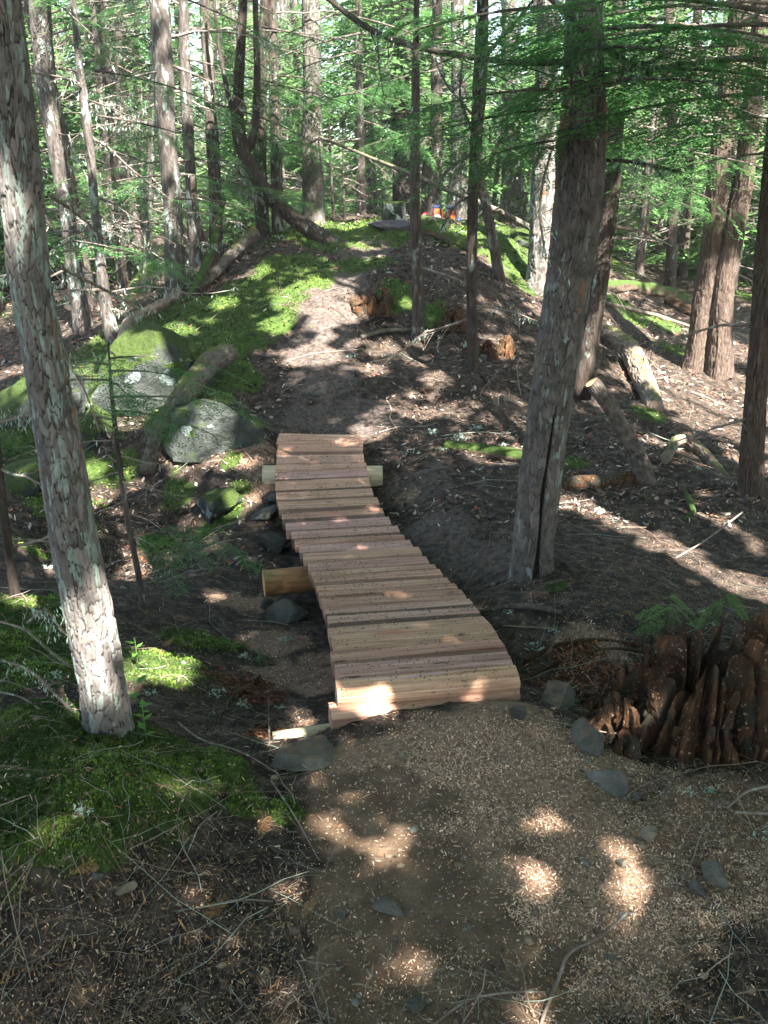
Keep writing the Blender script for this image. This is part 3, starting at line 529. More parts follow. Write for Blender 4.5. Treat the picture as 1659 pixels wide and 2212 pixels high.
# live boughs hanging from the big tree and from the tree outside the frame on the right
for u, v, dY, L, az, el in [(1255,235,-.1,.62,3.2,.0),(1280,300,-.12,.5,3.5,.0),(1270,200,-.2,.7,3.6,.05),(1290,150,-.2,.8,-.2,.05),(1300,60,-.2,.9,-.3,.0),(1270,110,-.15,.6,-1.2,0),(1250,20,-.2,.7,3.4,0),(1300,180,-.3,.6,-.9,.05)]:
    bough(tB, atY(u, v, YB+dY), az, el, L, int(u+v))
def outside_tree(x, y, label, seed, crown=(6, 13, 2.8), r=.12, boughs=(), cn=50, h=14.):
    if not boughs:      # stand where the trunk shades no fleck of sun
        best = None
        for o in np.linspace(-.9, .9, 25):
            X_, Y_ = x+o*_su[0], y+o*_su[1]; tu = X_*_su[0]+Y_*_su[1]; c_ = sum(f[3] for f, fu in zip(FL, FU) if abs(fu-tu) < r+.3*f[3])
            if best is None or c_+.02*abs(o) < best[0]: best = (c_+.02*abs(o), X_, Y_)
        x, y = float(best[1]), float(best[2])
    z = float(H(x, y)); rt = empty('hemlock_tree', (x, y, z), label, 'tree', 'hemlocks standing just outside the view')
    v, q, t3 = rough_tube([(x, y, z-.3), (x, y, z+6), (x, y, z+h)], [r*1.2, r*.7, .02], 14, 60, .1, seed, 2.); mesh('trunk', v, [q, t3], M['bark'], rt)
    Qs, limbs = crown_quads((x, y, z), *crown, cn, SP_CAN, seed, .5); quads_obj('crown', [Qs], M['needle'], rt); limb_mb(limbs).out('crown_limbs', M['limb'], rt)
    for b in boughs: bough(rt, *b)
    return rt
bs = []
for i, (u, v, Y, L, az, el) in enumerate([(1700,60,3.6,1.0,3.2,.05),(1690,130,3.4,.9,3.0,.05),(1720,200,3.8,1.1,3.3,.0),(1680,20,3.2,.9,3.4,.1),(1700,250,4.2,.9,3.1,.0),(1600,60,4.2,.8,3.3,.05),(1560,160,4.4,.8,3.0,.0),(1500,60,4.,.7,3.3,0),(1650,290,5.,.8,3.2,.05),(1620,120,3.9,.9,2.8,0),(1440,40,4.5,.7,3.4,0),(1560,10,3.7,.8,3.1,0),(1480,190,4.6,.6,3.3,0),(1700,330,5.4,.8,3.3,0)]):
    bs.append((atY(u, v, Y), az, el, L, 900+i))
outside_tree(3.4, 4.6, 'hemlock just past the right edge whose green boughs hang into view', 31, boughs=bs)
tag(bpy.data.objects['hemlock_tree'], group='conifers of the wood')
for i, (x, y, rad) in enumerate([(1.6,-2.2,2.8),(4.4,-1.4,3.),(7,-.5,3.),(2.8,-5,3),(6,-4.5,3.2),(9,-3.5,3.2),(.2,-4.8,2.8),(-2.6,-2.4,2.8),(4.4,-8,3.2),(8,-8,3.2),(0,-8,3),(6.6,2.8,3),(9.6,1.5,3.2),(9.2,5.5,3.2),(-3.2,.6,2.6),(12,-1,3.4),(12,4,3.4),(-4,3.6,2.4),(7.6,8.4,2.8),(2.7,1.2,2.7),(5.1,1.4,2.7),(.9,-.9,2.5)]):  # unseen trees added as shade casters, crowns opened for the sun flecks
    outside_tree(x, y, 'tall hemlock in the closed wood outside the view that shades the trail', 200+i, (4.2, 10, rad) if y < -3 else (4.6, 12, rad+.2), .08, cn=46 if y < -3 else 72)
det_m = lambda cc, cl, d, nl=240, nc=70, li=.05, rk=-.1: dict(nc=nc, nl=nl, cc=cc, cl=cl, depth=d, lichen=li, redk=rk, flare=(.15, .25))
tree('dead_tree', 'dark dead trunk hung with lichen standing close behind the big scarred trunk', [(1268,765,42),(1283,684,38),(1300,576,38),(1322,400,36),(1330,250,34),(1338,50,28),(1340,-40,26)], 'bark_dark', nb=6, bl=(.3, .8), seed=3, Y=5.6, crown=(7, 12, 1.5), cn=25)
tree('fir_tree', 'dark straight trunk just left of the big scarred trunk', [(1162,622,58),(1165,600,50),(1172,432,48),(1178,216,46),(1182,0,46),(1183,-60,44)], 'furrow', det_m(26, .14, .012), (7, 14, 2.5), seed=4, nb=2, bl=(.5, 1))
tree('young_tree', 'slim young trunk standing on the hill in the centre, right of the trail', [(903,728,26),(902,600,24),(896,450,22),(897,300,20),(899,130,16),(900,0,10),(901,-60,9)], 'bark', det_m(14, .07, .004, 240, 56, .0), (5, 9, 1.3), seed=5, cn=25, top=9.5, nb=3, bl=(.3, .7))
tF, PF, rF, YF = tree('young_tree', 'slim dark lichened trunk with many bare limbs, right of the central slim trunk', [(1022,797,26),(1018,650,22),(1020,500,22),(1024,350,20),(1030,200,18),(1037,50,15),(1039,-60,13)], 'bark_dark', det_m(14, .07, .004, 240, 56, .25), (5, 10, 1.4), seed=6, cn=28, nb=4, bl=(.3, .8))
for pts, s in (([(1024,165,9,0),(1050,119,10,-.1),(1125,36,8,-.2),(1160,-10,6,-.2)], 1), ([(1020,330,9,0),(960,370,8,.1),(935,440,6,.1)], 2), ([(1028,300,7,0),(990,210,6,.1),(1000,120,5,.1)], 3), ([(1022,250,6),(960,180,5,.1),(930,100,4,.2)], 4), ([(1022,420,6),(985,440,5),(955,490,4)], 5)):
    P, r, _, _ = px_path(pts, YF); dead_branch(tF, None, 0, 0, 0, 0, 120+s, 'limb', 14, P, r)
tG, PG, rG, YG = tree('young_tree', 'thin curved trunk lit at its foot beside the mossy bank right of the hill', [(1077,604,26),(1073,560,22),(1060,490,21),(1045,420,19),(1034,370,17),(1032,300,15),(1045,200,12),(1050,60,10),(1050,-50,9)], 'bark', det_m(14, .08, .005, 300, 70, .0), None, seed=7, top=7)
for pts, s in (([(1040,395,9,0),(1062,345,9,-.1),(1085,290,6,-.1),(1092,230,4)], 1),):
    P, r, _, _ = px_path(pts, YG); dead_branch(tG, None, 0, 0, 0, 0, 140+s, 'limb', 12, P, r)
tree('fir_tree', 'straight mid-brown trunk standing at the top of the hill, left of centre', [(677,492,46),(676,400,43),(676,300,42),(673,100,38),(672,0,36),(671,-50,35)], 'furrow', det_m(26, .12, .008, 240, 80, -.25), (8, 14, 2.2), seed=8)
# curved tree with three upright stems
tI, PI_, rI, YI = tree('curved_tree', 'dark tree curving up from the hilltop before it splits into upright stems', [(706,522,38),(682,505,34),(646,481,31),(610,452,30),(579,420,29),(554,386,28),(535,350,28),(521,313,28),(514,275,26),(513,235,23),(514,200,21),(520,100,20),(525,0,18),(527,-60,17)], 'bark_dark', det_m(16, .09, .006, 420, 80, -.1), None, seed=9, top=9)
for pts in ([(528,335,16),(545,315,19),(552,270,17),(556,180,15),(553,60,13),(550,-60,12)], [(515,285,10),(503,245,11),(487,180,10),(474,110,8),(462,0,7),(460,-60,6)]):
    P, r, _, _ = px_path(pts, YI); v, q, t3 = rough_tube(P, r, 12, 60, .12, 4, 3.); mesh('stem', v, [q, t3], M['bark_dark'], tI)
for i in range(6): k = 5+i; dead_branch(tI, PI_[k], [0, 3.1, .5, 2.6, -.4, 3.5][i], .15, .55, .008, 160+i, 'limb')
mids = [
 ('dark trunk rising behind the curved tree', [(568,517,32),(560,350,28),(564,200,24),(572,0,20)], 'bark_dark', 2),
 ('lichen-grey trunk between the curved tree and the hilltop trunk', [(600,508,26),(596,300,24),(590,150,20),(588,0,18)], 'bark', 3),
 ('stout shaggy trunk with bright sunlit bark at left, its foot behind the mossy ridge', [(380,645,50),(376,560,42),(372,432,41),(358,288,40),(353,144,42),(344,0,40)], 'bark_pale', 9),
 ('slim lichened trunk close behind the stout shaggy trunk', [(425,580,26),(412,400,24),(402,200,24),(395,0,22)], 'bark_pale', 7),
 ('peeling trunk left of the curved tree', [(468,560,30),(464,400,27),(458,280,26),(447,100,24),(442,0,22)], 'bark', 5),
 ('thin wavering trunk with a sunlit curved foot at the left end of the mossy ridge', [(247,738,34),(232,690,28),(218,576,22),(204,432,18),(191,288,20),(172,144,16),(157,0,13)], 'bark_pale', 9),
 ('wide pale trunk next to the big leaning tree on the left', [(180,705,44),(160,560,38),(140,432,34),(115,288,36),(95,144,44),(85,0,46)], 'bark_pale', 9),
 ('brown trunk with a reddish foot between the two left lichened trunks', [(270,612,32),(255,520,25),(240,400,22),(229,252,24),(212,120,18),(205,0,16)], 'bark', 7),
 ('grey trunk in shade right of the big scarred trunk, behind the undergrowth', [(1355,520,40),(1375,350,36),(1388,160,34),(1395,0,32)], 'bark_dark', 4),
 ('dark trunk between the big scarred trunk and the twin cedar', [(1470,600,26),(1482,480,22),(1490,350,20),(1503,160,20),(1508,0,18)], 'bark_dark', 6),
 ('short thick dark trunk seen low between the scarred trunk and the twin cedar', [(1448,640,24),(1452,480,22),(1462,350,20),(1440,180,20),(1445,0,18)], 'bark_dark', 5),
 ('broad shaggy trunk far behind the slim hill trees', [(1106,470,60),(1106,380,46),(1104,300,38),(1100,100,32),(1098,0,30)], 'bark_pale', 6),
 ('tall dark trunk right behind the orange packs', [(936,474,34),(940,400,28),(942,300,26),(944,120,24),(944,0,22)], 'bark_dark', 4),
 ('whitish trunk with drooping dead limbs right of the orange packs', [(985,476,48),(990,380,38),(992,250,34),(990,100,30),(988,0,28)], 'bark_pale', 8),
 ('slim brown trunk past the hilltop trunk, with foliage in front', [(781,472,20),(779,300,17),(776,150,15),(774,0,14)], 'bark', 4),
]
MR = []
for i, (lab, pts, m_, nb) in enumerate(mids):
    pts = pts+[(pts[-1][0]-(pts[-2][0]-pts[-1][0])*.4, -60, pts[-1][2])]
    Yb = {11: 19., 12: 15.5, 13: 16.5, 14: 17.}.get(i)
    MR.append(tree('conifer_tree', lab, pts, m_, Y=Yb, nb=nb, bl=(.4, 1.3), seed=20+i, crown=(6.5, 10, 1.1), cn=12, T=SP_CAN))
# twin cedar
tQ, PQ, rQ, YQ = tree('cedar_tree', 'twin-stemmed cedar with stringy bark at the right, stems rising from one foot', [(1496,792,46),(1502,760,40),(1508,717,38),(1517,648,40),(1543,504,44),(1556,360,46),(1572,216,46),(1590,80,42),(1598,0,40),(1604,-60,40)], 'cedar', det_m(44, .3, .012, 230, 100, -.5), (7, 14, 2.8), seed=50, nb=5, bl=(.5, 1.2))
P, r, _, _ = px_path([(1550,815,58),(1552,790,52),(1557,648,47),(1584,504,45),(1610,360,42),(1622,250,40),(1640,100,38),(1650,0,36),(1656,-60,36)], YQ-.06); V, q, at = bark(P, r, seed=51, **det_m(44, .3, .012, 230, 100, -.5)); mesh('trunk', V, [q], M['cedar'], tQ, at)
tree('cedar_tree', 'dark furrowed trunk at the right edge with reddish bark low down', [(1622,1070,54),(1622,1000,48),(1632,837,42),(1651,597,44),(1668,400,42),(1690,100,40),(1695,-40,40)], 'cedar', det_m(30, .2, .01, 220, 80, -.3), (6, 13, 2.4), seed=52, nb=7, bl=(.3, .9))
tree('young_tree', 'thin leaning trunk low at the left edge', [(34,1292,24),(18,1180,20),(0,1060,18),(-12,900,15),(-20,700,12)], 'bark_dark', seed=53, top=5, nb=3, bl=(.2, .4))
tree('young_tree', 'short crooked trunk leaning left above the red rubble behind the mossy ridge', [(478,590,22),(455,545,18),(430,500,15),(420,440,12),(415,380,9)], 'bark', seed=54, top=None, nb=3, bl=(.3, .6))
tree('sapling', 'leafless thin pole on the hill behind, right of the straight hilltop trunk', [(722,476,7),(716,400,6),(712,310,5),(708,200,4)], 'bark_dark', seed=55, top=None, nb=3, bl=(.2, .4))
tree('sapling', 'thinner second pole on the hilltop', [(745,474,6),(742,400,5),(741,330,4),(740,220,3)], 'bark_dark', seed=56, top=None, nb=3, bl=(.2, .4))
# sapling on the left
tS, PS, rS, YS = tree('hemlock_sapling', 'small hemlock sapling with bare lower stem, right of the near leaning tree', [(309,1322,15),(300,1240,15),(279,1147,13),(268,1070,12),(256,991,11),(246,900,10),(240,840,8),(236,781,5),(234,740,4)], 'bark', seed=57, top=None, seg=10)
for u, v, az, L in [(236,775,.3,.24),(236,790,2.7,.24),(238,800,-.3,.3),(240,820,3.4,.28),(240,830,-.9,.26),(243,860,.1,.34),(246,890,-.3,.3),(238,760,-1.2,.2),(248,905,2.9,.22)]: bough(tS, atY(u, v, YS), az, .12, L, u*v % 9999, SPM, k=3)
for i, (v, u) in enumerate([(950,252),(985,256),(1020,261),(1050,266),(1080,270),(1110,275),(1160,281),(1200,290),(1000,258),(1040,264),(1245,300),(930,250)]): dead_branch(tS, atY(u, v, YS), [3.3, .3, 2.8, -.2, 3.5, .2, -.5, 3.6, 2.2, -1.1, 2.9, 2.5][i], [.1, -.2, -.3, .1, -.3, -.4, -.2, .1, .2, .1, .1, .3][i], [.3, .22, .35, .28, .34, .3, .2, .16, .25, .2, .15, .3][i], .004, 400+i, tw=7)
bough(tS, atY(290, 1145, YS), -.1, .05, .3, 77, k=4)
# green boughs in the middle distance, parts of the trees they grow on
def boughs_on(root, L):
    for u, v, Y, l, az, el in L: bough(root, atY(u, v, Y), az, el, l, int(u*3+v), SPM, k=max(4, int(l/.26)))
boughs_on(MR[2][0], [(378,60,11.,1.3,.3,-.1),(378,260,11.,1.2,.2,-.2),(375,330,11.,1.4,.5,-.2),(375,330,11.,1.1,-.7,-.2),(375,380,11.,1.2,2.9,-.2)])
boughs_on(MR[5][0], [(150,520,6.6,.7,-.1,-.05),(220,545,6.6,.5,.1,0),(210,250,7.5,1.1,.2,-.1),(200,150,7.5,1.2,.4,-.1)])
boughs_on(MR[7][0], [(235,60,12,1.5,.2,-.2),(240,200,12,1.4,.3,-.1),(245,420,11,1.1,.2,-.1),(245,330,11.5,1.3,-.3,-.15),(230,120,12,1.4,3.,-.2)])
boughs_on(MR[0][0], [(570,100,11,1.5,.1,-.1),(570,60,11,1.6,-.4,-.15),(565,180,11,1.4,.1,-.1),(560,260,11,1.2,2.9,-.15)])
boughs_on(MR[14][0], [(778,70,11,1.6,3.1,-.15),(778,110,11,1.5,3.5,-.2),(778,140,11,1.3,.2,-.2),(778,200,11.5,1.4,3.0,-.1),(778,40,12,1.6,-.3,-.2),(778,260,12,1.2,.3,-.2),(778,300,12,1.2,3.3,-.1),(778,20,11,1.4,3.8,-.2)])
boughs_on(MR[12][0], [(942,200,12,1.5,.2,-.1),(942,280,12,1.3,3.2,-.1),(942,80,12,1.6,.4,-.2),(942,150,12,1.5,2.8,-.1)])
boughs_on(MR[8][0], [(1385,300,9,1.3,.2,-.1),(1385,180,9,1.4,0,-.1),(1385,380,9,1.1,-.3,-.2),(1385,230,8.5,1.3,3.3,-.1),(1380,90,9,1.4,-.4,-.1),(1385,420,9,1.,.3,-.1)])
boughs_on(MR[9][0], [(1490,250,8.5,1.2,.1,0),(1490,330,8.5,1.1,-.3,-.1),(1495,120,8.5,1.3,.3,0),(1490,180,8.,1.2,3.1,0),(1490,60,8.,1.2,2.9,0),(1490,20,7.,1.2,.1,0)])
boughs_on(tQ, [(1590,250,7,1.,0,0),(1600,180,7,1.1,.4,0),(1590,100,6.5,1.,3.0,0),(1640,330,7.5,1,.1,0)])
boughs_on(tF, [(1030,90,7,.8,.3,0),(1030,40,7,.8,2.8,0),(1030,190,7.,.6,.2,0)])
rb = np.random.RandomState(77)
for j, (rt_, P_, r_, Y_) in enumerate(MR):
    for i in range(7):
        k = rb.uniform(.3, .98)*(len(P_)-1); i0 = int(k); q = P_[i0]+(P_[min(i0+1, len(P_)-1)]-P_[i0])*(k-i0)
        bough(rt_, q, rb.choice([rb.uniform(-1.2, .9), rb.uniform(2.3, 4.2)]), rb.uniform(-.25, .05), rb.uniform(.8, 1.7), 7000+j*20+i, SPM, k=5)
# ------------------------------------------------------------------ the wood behind
def far_tree_proto(seed, lo):
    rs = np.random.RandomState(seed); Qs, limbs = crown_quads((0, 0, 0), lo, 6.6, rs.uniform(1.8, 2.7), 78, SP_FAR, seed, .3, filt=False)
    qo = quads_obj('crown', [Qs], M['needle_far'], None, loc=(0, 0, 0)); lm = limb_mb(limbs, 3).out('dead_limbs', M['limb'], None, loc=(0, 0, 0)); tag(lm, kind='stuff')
    r = rs.uniform(.1, .2); v, q, t3 = rough_tube([(0, 0, -.5), (rs.uniform(-.1, .1), 0, 4), (rs.uniform(-.2, .2), 0, 9), (0, 0, 14)], [r*1.25, r, r*.7, .03], 12, 60, .12, seed, 2.)
    tk = mesh('trunk', v, [q, t3], M[('bark', 'bark_pale', 'bark_dark')[seed % 3]], None, loc=(0, 0, 0)); return qo, lm, tk
protos = [far_tree_proto(300+i, [1.0, .4, 2.2, .6, 3.0, 1.4, .5][i]) for i in range(7)]
taken = [tuple(m_[0].location[:2]) for m_ in MR]
spots = []
rs = np.random.RandomState(5)
while len(spots) < 84:
    y = rs.uniform(14.5, 17) if len(spots) < 8 else 15+32*rs.rand()**.8; x = rs.uniform(-.62, .62)*y
    if y < 18 and abs(x) < 3.2: continue
    if all((x-a)**2+(y-b)**2 > (1.3+.03*y)**2 for a, b in spots+taken): spots.append((x, y))
used = set()
for i, (x, y) in enumerate(sorted(spots, key=lambda p: p[1])):
    k = rs.randint(7); z = float(H(x, y)); rt = empty('conifer_tree', (x, y, z), 'conifer with hanging green boughs in the far wood beyond the hilltop', 'tree', 'conifers of the far wood'); s = rs.uniform(.8, 1.2); rt.scale = (s, s, s*rs.uniform(.9, 1.15)); rt.rotation_euler = (rs.uniform(-.04, .04), rs.uniform(-.04, .04), rs.uniform(0, 6.28))
    for p in protos[k]:
        if k in used: q = p.copy(); C.objects.link(q)
        else: q = p
        q.parent = rt
    used.add(k)
for k in set(range(7))-used:
    for p in protos[k]: bpy.data.objects.remove(p)
bare = []
for i in range(4):
    rs2 = np.random.RandomState(60+i); b = MB(); P_ = [(0, 0, -.4), (rs2.normal(0, .1), 0, 2.5), (rs2.normal(0, .2), rs2.normal(0, .1), 5), (rs2.normal(0, .25), 0, 8)]
    v, q, t3 = rough_tube(P_, [.07, .055, .045, .012], 8, 40, .15, i, 2.); tk = mesh('trunk', v, [q, t3], M[('bark_dark', 'bark', 'bark_pale', 'bark')[i]], None, loc=(0, 0, 0)); b = MB()
    for j in range(46):
        h = rs2.uniform(.4, 7); a = rs2.uniform(0, 6.28); L = rs2.uniform(.3, 1.4); d = np.array([math.cos(a), math.sin(a), rs2.uniform(-.4, .25)]); p0_ = np.array([0, 0, h]); p1_ = p0_+d*L*.5+rs2.normal(0, .05, 3); p2_ = p0_+d*L+[0, 0, -.15*L]; b.add(*tube([p0_, p1_, p2_], [.012, .008, .004], 4, False))
        for _ in range(4): t_ = rs2.uniform(.2, 1); o_ = p0_+d*L*t_; b.add(*tube([o_, o_+rs2.normal(0, .12, 3), o_+rs2.normal(0, .2, 3)-[0, 0, .1]], [.005, .004, .002], 3, False))
    bare.append((tk, tag(b.out('dead_branches', M['twig'], None, loc=(0, 0, 0)), kind='stuff')))
nb_ = 0; rs = np.random.RandomState(15)
while nb_ < 56:
    y = 10.5+24*rs.rand()**1.2; x = rs.uniform(-.58, .58)*y
    if (y < 17 and abs(x) < 3.6) or (y < 13 and x > 2.5): continue
    z = float(H(x, y)); rt = empty('dead_sapling', (x, y, z), 'thin bare trunk bristling with dead twigs among the trees behind', 'dead tree', 'bare thin trunks in the wood behind'); rt.rotation_euler = (rs.normal(0, .07), rs.normal(0, .07), rs.uniform(0, 6.28)); rt.scale = (rs.uniform(.7, 1.3),)*3
    for p in bare[nb_ % 4]:
        q = p if nb_ < 4 else p.copy()
        if nb_ >= 4: C.objects.link(q)
        q.parent = rt
    nb_ += 1
# low growth beyond the brow
MARKS = [(15, 'the near leaning tree'), (104, 'the wide pale trunk'), (190, 'the thin wavering trunk'), (240, 'the brown trunk with the reddish foot'), (358, 'the stout shaggy trunk'), (404, 'the slim lichened trunk'), (459, 'the peeling trunk'), (528, 'the curved tree'), (563, 'the dark trunk behind the curved tree'), (597, 'the lichen-grey trunk'),
 (676, 'the straight hilltop trunk'), (779, 'the slim brown trunk'), (898, 'the slim central trunk'), (941, 'the dark trunk behind the packs'), (990, 'the whitish trunk'), (1026, 'the slim bare-limbed trunk'), (1104, 'the broad shaggy trunk'), (1172, 'the dark straight trunk'), (1260, 'the big scarred trunk'), (1330, 'the lichen-hung dead trunk'), (1378, 'the shaded grey trunk'), (1495, 'the trunk left of the twin cedar'), (1565, 'the twin cedar'), (1665, 'the right-edge trunk')]
def place_words(x, y):
    u = 829.5+F*x/(y*CT); near = min(MARKS, key=lambda m: abs(m[0]-u)); d = u-near[0]
    if u < -40: side = 'out beyond'
    elif u > 1700: side = 'out past'
    else: side = 'behind' if abs(d) < 10 else ('just ' if abs(d) < 30 else '')+('right' if d > 0 else 'left')+' of'
    row = 'front row' if y < 17 else 'second row' if y < 20 else 'third row' if y < 24 else 'fourth row' if y < 28 else 'fifth row' if y < 33 else 'rear rows'
    return side+' '+near[1]+', '+row
for o in list(C.objects):
    if o.get('group') == 'conifers of the far wood':
        o['label'] = ['greyish', 'pale-barked', 'dark'][0 if 'bark' == o.children[2].data.materials[0].name[-4:] and 'conifer' in o.children[2].data.materials[0].name else 1 if 'lichen' in o.children[2].data.materials[0].name else 2]+' conifer '+place_words(o.location.x, o.location.y)
    elif o.get('group') == 'bare thin trunks in the wood behind': o['label'] = 'bare twiggy trunk '+place_words(o.location.x, o.location.y)
def low_growth():
    out = []; rs = np.random.RandomState(8)
    for i in range(250):
        y = rs.uniform(12.5, 46); x = rs.uniform(-.6, .6)*y
        if y < 17 and (abs(x) < 3.6 or x > 3 and y < 14): continue
        z = float(H(x, y)); 
        for j in range(6): out.append((SP_FAR[rs.randint(4)]*rs.uniform(.7, 1.6))@rot(rs.uniform(0, 6.28), rs.uniform(-.1, .5)).T+[x, y, z+rs.uniform(.1, 1.2)])
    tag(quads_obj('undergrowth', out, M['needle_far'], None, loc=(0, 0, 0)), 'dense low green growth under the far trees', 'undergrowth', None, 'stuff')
    out = []
    for i in range(800):
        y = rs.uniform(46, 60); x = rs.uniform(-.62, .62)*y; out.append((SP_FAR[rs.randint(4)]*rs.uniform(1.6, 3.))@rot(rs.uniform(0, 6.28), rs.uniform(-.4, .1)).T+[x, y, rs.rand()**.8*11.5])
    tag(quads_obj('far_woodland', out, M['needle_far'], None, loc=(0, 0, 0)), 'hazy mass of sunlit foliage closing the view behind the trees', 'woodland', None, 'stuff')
low_growth()
# ------------------------------------------------------------------ the deck
deck = empty('trail_deck', (*((BR[14][0]+BR[14][1])/2)[:2], -.45), 'curving boardwalk of split reddish cedar planks dipping across the hollow', 'boardwalk')
def log_mesh(name, p0, p1, r, mt, parent, seed=1, seg=20, cutm=None, bulge=.05):
    P = [p0, (np.array(p0)+p1)/2+[0, 0, bulge*.0], p1]; v, q, t3 = rough_tube(P, [r, r*.98, r*.95], seg, 16, .06, seed, 2.)
    return mesh(name, v, [q], mt, parent), (v, seg)
def caps(o, v, seg, mt, parent):
    k = len(v)-2
    for s, e in ((0, k), (len(v)-2-seg, k+1)):
        ring = v[s:s+seg]; c = ring.mean(0); n = np.cross(ring[1]-c, ring[4]-c); n /= np.linalg.norm(n)
        if s == 0: n = -n if n@(v[-1]-v[-2]) > 0 else n
        elif n@(v[-1]-v[-2]) < 0: n = -n
        V = np.concatenate([ring+n*.001, [c+n*.004]]); f = np.stack([np.arange(seg), (np.arange(seg)+1) % seg, np.full(seg, seg)], 1); mesh('cut_end', V, [f], mt, o)
rp = np.random.RandomState(21)
for i in range(27):
    a, b = BR[i]; c, d = BR[i+1]
    a = a.copy(); b = b.copy(); c = c.copy(); d = d.copy(); gap = .007
    X = (b-a); Lx = np.linalg.norm(X); X /= Lx; f = ((c+d)-(a+b))/2; f -= X*(f@X); wd = np.linalg.norm(f)-gap; f /= np.linalg.norm(f); n = np.cross(f, X); n *= np.sign(n[2])
    mid = (a+b+c+d)/4; e0, e1 = -Lx/2+rp.normal(0, .0035), Lx/2+rp.normal(0, .0035); th = rp.uniform(.038, .05); tilt = rp.normal(0, .03)+.05; sk = rp.normal(0, .008); hoff = rp.normal(0, .0045); bev = rp.uniform(.03, .05)
    if i == 26: bev = .06; th = .06
    half = wd/2; prof = [(-half, -th), (-half, -.006), (-half+.006, 0)]+[(half-bev*(1-t), -bev*.5*(t**1.3)) for t in (0, .12, .5, .94)]+[(half, -bev*.55-.004), (half, -th)]
    if i == 26: prof = [(-half, -th), (-half, -.006), (-half+.006, 0), (-half+.05, -.001), (-half+.075, -.012), (half-.012, -.045), (half, -.055), (half-.004, -.085), (-half, -.085)]; 
    nx = 14; V = []
    for s in range(nx):
        x = e0+(e1-e0)*s/(nx-1)
        for j, (y, z) in enumerate(prof):
            wob = .0035*vn([x*5+i*9], [j*1.3], s=5)[0]+.0015*vn([x*22+i*9], [j*2.3], s=6)[0]
            V.append(mid+X*x+f*(y+wob*(1.2 if j > 2 else .6)+sk*x*2)+n*(z+(-y*tilt)+wob*.8+hoff))
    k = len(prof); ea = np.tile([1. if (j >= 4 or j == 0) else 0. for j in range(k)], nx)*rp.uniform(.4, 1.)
    F4 = [[s*k+j, s*k+(j+1) % k, (s+1)*k+(j+1) % k, (s+1)*k+j] for s in range(nx-1) for j in range(k)]
    T3 = [[0, j+1, j] for j in range(1, k-1)]+[[(nx-1)*k, (nx-1)*k+j, (nx-1)*k+j+1] for j in range(1, k-1)]
    # own frame: origin at plank centre, x along its length, so the grain follows it
    mw = np.stack([X, f, n], 1); Vl = (np.array(V)-mid)@mw
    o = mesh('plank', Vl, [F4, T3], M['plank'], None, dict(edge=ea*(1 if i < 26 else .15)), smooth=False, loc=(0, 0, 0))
    from mathutils import Matrix
    o.parent = deck; o.matrix_local = Matrix.Translation(Vector(mid)-deck.location)@Matrix(mw.tolist()).to_4x4()
cen = np.array([(l+r)/2 for l, r in BR]); Xd = np.array([(r-l)/np.linalg.norm(r-l) for l, r in BR])
for s in (-.2, .2):
    P = cen+Xd*s-[0, 0, .12]; v, q, t3 = rough_tube(P[::-1], np.full(len(P), .052), 12, 50, .08, 3, 2.); mesh('stringer_log', v, [q, t3], M['orangelog'], deck)
o, (v, sg) = log_mesh('cross_log', atH(569, 1033, -.40), atH(826, 1031, -.40), .087, M['fleshlog'], deck, 3); caps(o, v, sg, M['cut'], deck)
o, (v, sg) = log_mesh('cross_log', atH(570, 1260, -.42), atH(770, 1238, -.42), .07, M['orangelog'], deck, 4); caps(o, v, sg, M['cut'], deck)
# sill at the near end, a split beam
p0, p1 = atH(717, 1552, -.012), atH(1125, 1502, -.012); X = (p1-p0)/np.linalg.norm(p1-p0); Y_ = np.array([-X[1], X[0], 0]); V = []
for s in np.linspace(0, np.linalg.norm(p1-p0), 16):
    for y, z in [(0, -.07), (0, -.004), (.012, .004), (.07, .005), (.09, 0), (.09, -.07)]: V.append(p0+X*s+Y_*(y+.004*vn([s*9], [z*40])[0])+[0, 0, z+.006*vn([s*6], [y*30], s=4)[0]])
k = 6; F4 = [[s*k+j, s*k+(j+1) % k, (s+1)*k+(j+1) % k, (s+1)*k+j] for s in range(15) for j in range(k)]
def local_obj(name, V, F_, mt, parent, X, mid):
    Y2 = np.cross([0, 0, 1.], X); Y2 /= np.linalg.norm(Y2); Z2 = np.cross(X, Y2); mw = np.stack([X, Y2, Z2], 1); o = mesh(name, (np.array(V)-mid)@mw, F_, mt, None, smooth=False, loc=(0, 0, 0)); o.parent = parent
    o.matrix_local = Matrix.Translation(Vector(mid)-(parent.location if parent else Vector()))@Matrix(mw.tolist()).to_4x4(); return o
local_obj('sill_beam', V, [F4, [[0, 1, 5], [1, 2, 5], [2, 3, 5], [3, 4, 5]]], M['plank'], deck, X, (p0+p1)/2)
o = mesh('footing_log', *(lambda t: (t[0], [t[1], t[2]]))(rough_tube([atH(590, 1603, -.12), atH(722, 1585, -.12)], [.035, .035], 12, 12, .08, 5)), M['fleshlog'], deck)
